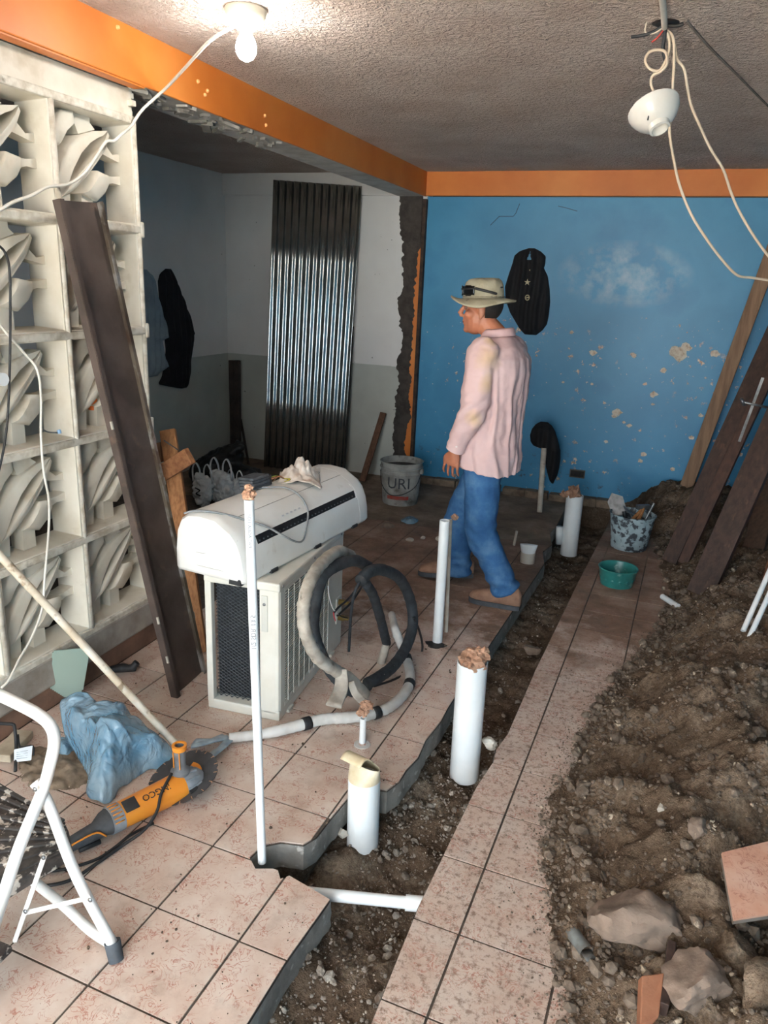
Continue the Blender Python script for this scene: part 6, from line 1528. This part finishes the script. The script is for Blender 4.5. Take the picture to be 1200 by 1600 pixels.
# collar, cuff, pocket flap and small button
nb = mid+fF*.012+Vector((0, 0, 1.432)); cv = []
nC = 26
for k in range(4):
    for i in range(nC):
        t = 2*math.pi*i/nC; c_, s_ = math.cos(t), math.sin(t); fr_ = ssm(.3, 1, s_)
        r = (.074, .080, .088, .096)[k]; z = (.034, .052, .042, .012)[k]-.030*fr_+.012*max(0, -s_)
        cv.append(nb+fL*(r*c_)+fF*(r*s_*.98)+UP*z)
co2 = MB().add(cv, [(k*nC+i, k*nC+(i+1) % nC, (k+1)*nC+(i+1) % nC, (k+1)*nC+i) for k in range(3) for i in range(nC)]).build('collar', pm('collar_pink', '#E0BDBB', '#D0A9A7', 10, .9), per, smooth=True)
sm = co2.modifiers.new('t', 'SOLIDIFY'); sm.thickness = .006
wd_ = (wrL-elL).normalized(); MB().tube([wrL-wd_*.045, wrL-wd_*.01, wrL+wd_*.014], [.050, .051, .049], 20).build('cuff', M_SHIRT, per, smooth=40)
MB().lathe([(0, .003), (.006, .002), (.006, 0)], 8, Matrix.Rotation(math.pi/2, 3, 'X'), wrL-wd_*.02+Vector((.01, -.05, 0))).build('cuff_button', pm('button', '#E8DCD8'), per)
# jeans
def mat_jeans():
    t = NT('blue_denim'); co = t.coord('World'); 
    col = t.ramp(t.noise(co, 6, 5, .6), [(.3, '#2A527F'), (.5, '#3A6694'), (.72, '#6288AC')])
    col = t.mix(t.ramp(t.noise(co, 22, 4), [(.6, 0.0), (.75, .5)]), col, '#234A78')
    t.bump(t.noise(co, 160, 2), .12, .002); return t.out(col, .88, spec=.2)
M_JEAN = mat_jeans()
def pant(h_, k_, a_): return [tb([h_+UP*.0, h_+UP*-.05, h_.lerp(k_, .5), k_, k_.lerp(a_, .4), k_.lerp(a_, .8), a_+(a_-k_).normalized()*.025], [.098, .106, .098, .086, .080, .076, .080], 18)]
jeans = pant(hipL, knL, anL)+pant(hipR, knR, anR)+[MB().loft([ellring(mid+Vector((0, 0, z)), fL, fF, a, b, 20) for z, a, b in ((.74, .14, .11), (.82, .168, .128), (.90, .160, .118), (.95, .15, .10))])]
def wj(v, n):
    low = ssm(.30, .08, v.z)
    return .006*fbm(v.x*10, v.y*10, v.z*14, 3)+low*.005*math.sin(v.z*95+4*noise.noise(v*7))+.006*math.exp(-((v-knL).length/.10)**2)*math.sin((v.z+v.x*.6)*90)
solid(jeans, .0075, 5, wj).build('jeans', M_JEAN, per, smooth=True)
tb([hipL+fF*-.07+fL*.05+UP*.03, hipL+fF*-.11+fL*.035+UP*.0, hipL+fF*-.115+fL*.02+UP*-.06], .003, 6).build('pocket_seam', pm('seam_blue', '#1F3F66'), per, smooth=True)
# shoes
M_SHOE = pm('tan_suede', '#9A7863', '#826250', 16, .9, bump=.3); M_SOLE = pm('grey_sole', '#4D5157', '#3C4045', 20, .8)
def shoe(heel, toe, z0=0.0, pitch=0.0, name='shoe'):
    d = (toe-heel); d.z = 0; L_ = d.length; d.normalize(); s_ = Vector((-d.y, d.x, 0)); 
    def sp_(a, y, z): return heel+d*(a*L_)+s_*y+Vector((0, 0, z+z0+pitch*(1-a)))
    prf = [(-.01, .030, .085), (.06, .038, .12), (.2, .040, .135), (.36, .042, .125), (.5, .045, .105), (.68, .049, .085), (.84, .047, .074), (.96, .034, .060), (1.01, .012, .040)]
    up2 = [[sp_(a, w*math.cos(t), .022+(h-.022)*max(0, math.sin(t))**.75 if math.sin(t) > 0 else .020) for t in [2*math.pi*i/18 for i in range(18)]] for a, w, h in prf]
    so2 = [[sp_(a, (w+.006)*c_, z) for c_, z in ((1, .002), (1, .028), (.6, .030), (-.6, .030), (-1, .028), (-1, .002), (-.6, 0.001), (.6, .001))] for a, w, h in prf]
    o_ = sub(name, per)
    MB().loft(up2).build('upper', M_SHOE, o_, smooth=True); MB().loft(so2).build('sole', M_SOLE, o_, smooth=40)
    for k in range(4): MB().tube(spl([sp_(.40+.07*k, -.03, .085-.010*k), sp_(.41+.07*k, 0, .100-.010*k), sp_(.40+.07*k, .03, .085-.010*k)], 4), .0028, 6).build('lace', pm('lace', '#5A4638') if 'lace' not in bpy.data.materials else bpy.data.materials['lace'], o_, smooth=True)
shoe(gz(812, 952, 0), gz(734, 937, 0))
shoe(gz(738, 908, 0)+Vector((0, .0, 0)), gz(654, 900, 0), .012, .02)
# hat
M_HAT = pm('olive_cotton_hat', '#A39D88', '#8F8973', 12, .9, bump=.25, bscale=120, c3='#6C6656', s3=22, lo3=.62, hi3=.7)
hat = sub('bucket_hat', per)
hp_ = []
for u, a, b in ((.055, .106, .089), (.085, .105, .088), (.118, .100, .084), (.138, .092, .078), (.150, .078, .066), (.154, .04, .034), (.154, .004, .004)):
    hp_.append([H(-.010+a*math.cos(2*math.pi*i/36), b*math.sin(2*math.pi*i/36), u+.004*math.sin(5*i)*(1 if u > .05 else 0)) for i in range(36)])
MB().loft(hp_, False).build('crown', M_HAT, hat, smooth=True)
br = []
for k in range(7):
    f = k/6; row = []
    for i in range(60):
        t = 2*math.pi*i/60; c_, s_ = math.cos(t), math.sin(t)
        a = lerp(.105, .168, f); b = lerp(.088, .145, f)
        dz = .058-.012*f-.030*f*f*abs(s_)**1.3+.022*f*f*max(0, c_)+.006*f*max(0, -c_)+.006*f*math.sin(3*t+1)
        row.append(H(-.010+a*c_, b*s_, dz))
    br.append(row)
bo_ = MB().loft(br, False).build('brim', M_HAT, hat, smooth=True)
sm = bo_.modifiers.new('t', 'SOLIDIFY'); sm.thickness = .004
for i in range(24):
    t = 2*math.pi*i/24; MB().tube([H(-.010+.1075*math.cos(t), .0905*math.sin(t), .064), H(-.010+.1075*math.cos(t+.27), .0905*math.sin(t+.27), .064)], .0035, 6).build('hat_band', pm('hat_band', '#8F8873') if i == 0 else bpy.data.materials['hat_band'], hat, smooth=True)
for s_ in (.5, .62): ell(H(-.010+.103*math.cos(2.2+s_), .087*math.sin(2.2+s_), .11), HA, (.004, .004, .004), 8).build('eyelet', M_DARKG, hat)
# sunglasses pushed onto the hat
sg = thing('sunglasses', 'dark wraparound sunglasses worn round the crown of the hat', 'sunglasses', H(.09, .04, .06))
def hb(t, u, o=.004): return H(-.010+(.106+o)*math.cos(t+.5), (.0885+o)*math.sin(t+.5), u+.018)
for t0_, t1_ in ((.05, .75), (-.75, -.05)):
    g = MB().grid(lambda a, b: hb(lerp(t0_, t1_, a), lerp(.056, .100, b)+(.004 if .2 < a < .8 else 0)*(1 if b > .5 else -1), .007), 10, 4)
    lo = g.build('lens', pm('black_lens', '#0D0E10', None, rough=.1) if 'black_lens' not in bpy.data.materials else bpy.data.materials['black_lens'], sg, smooth=True); m_ = lo.modifiers.new('t', 'SOLIDIFY'); m_.thickness = .003
MB().tube([hb(t, .086, .008) for t in [-.85+i*.1 for i in range(18)]], .0035, 6).build('frame', M_BLACKR, sg, smooth=True)
for s_ in (1, -1):
    MB().tube([hb(s_*t, lerp(.088, .052, (t-.8)/1.3), .006) for t in [.8+i*.10 for i in range(11)]], .0062, 6).build('temple', M_BLACKR, sg, smooth=True)
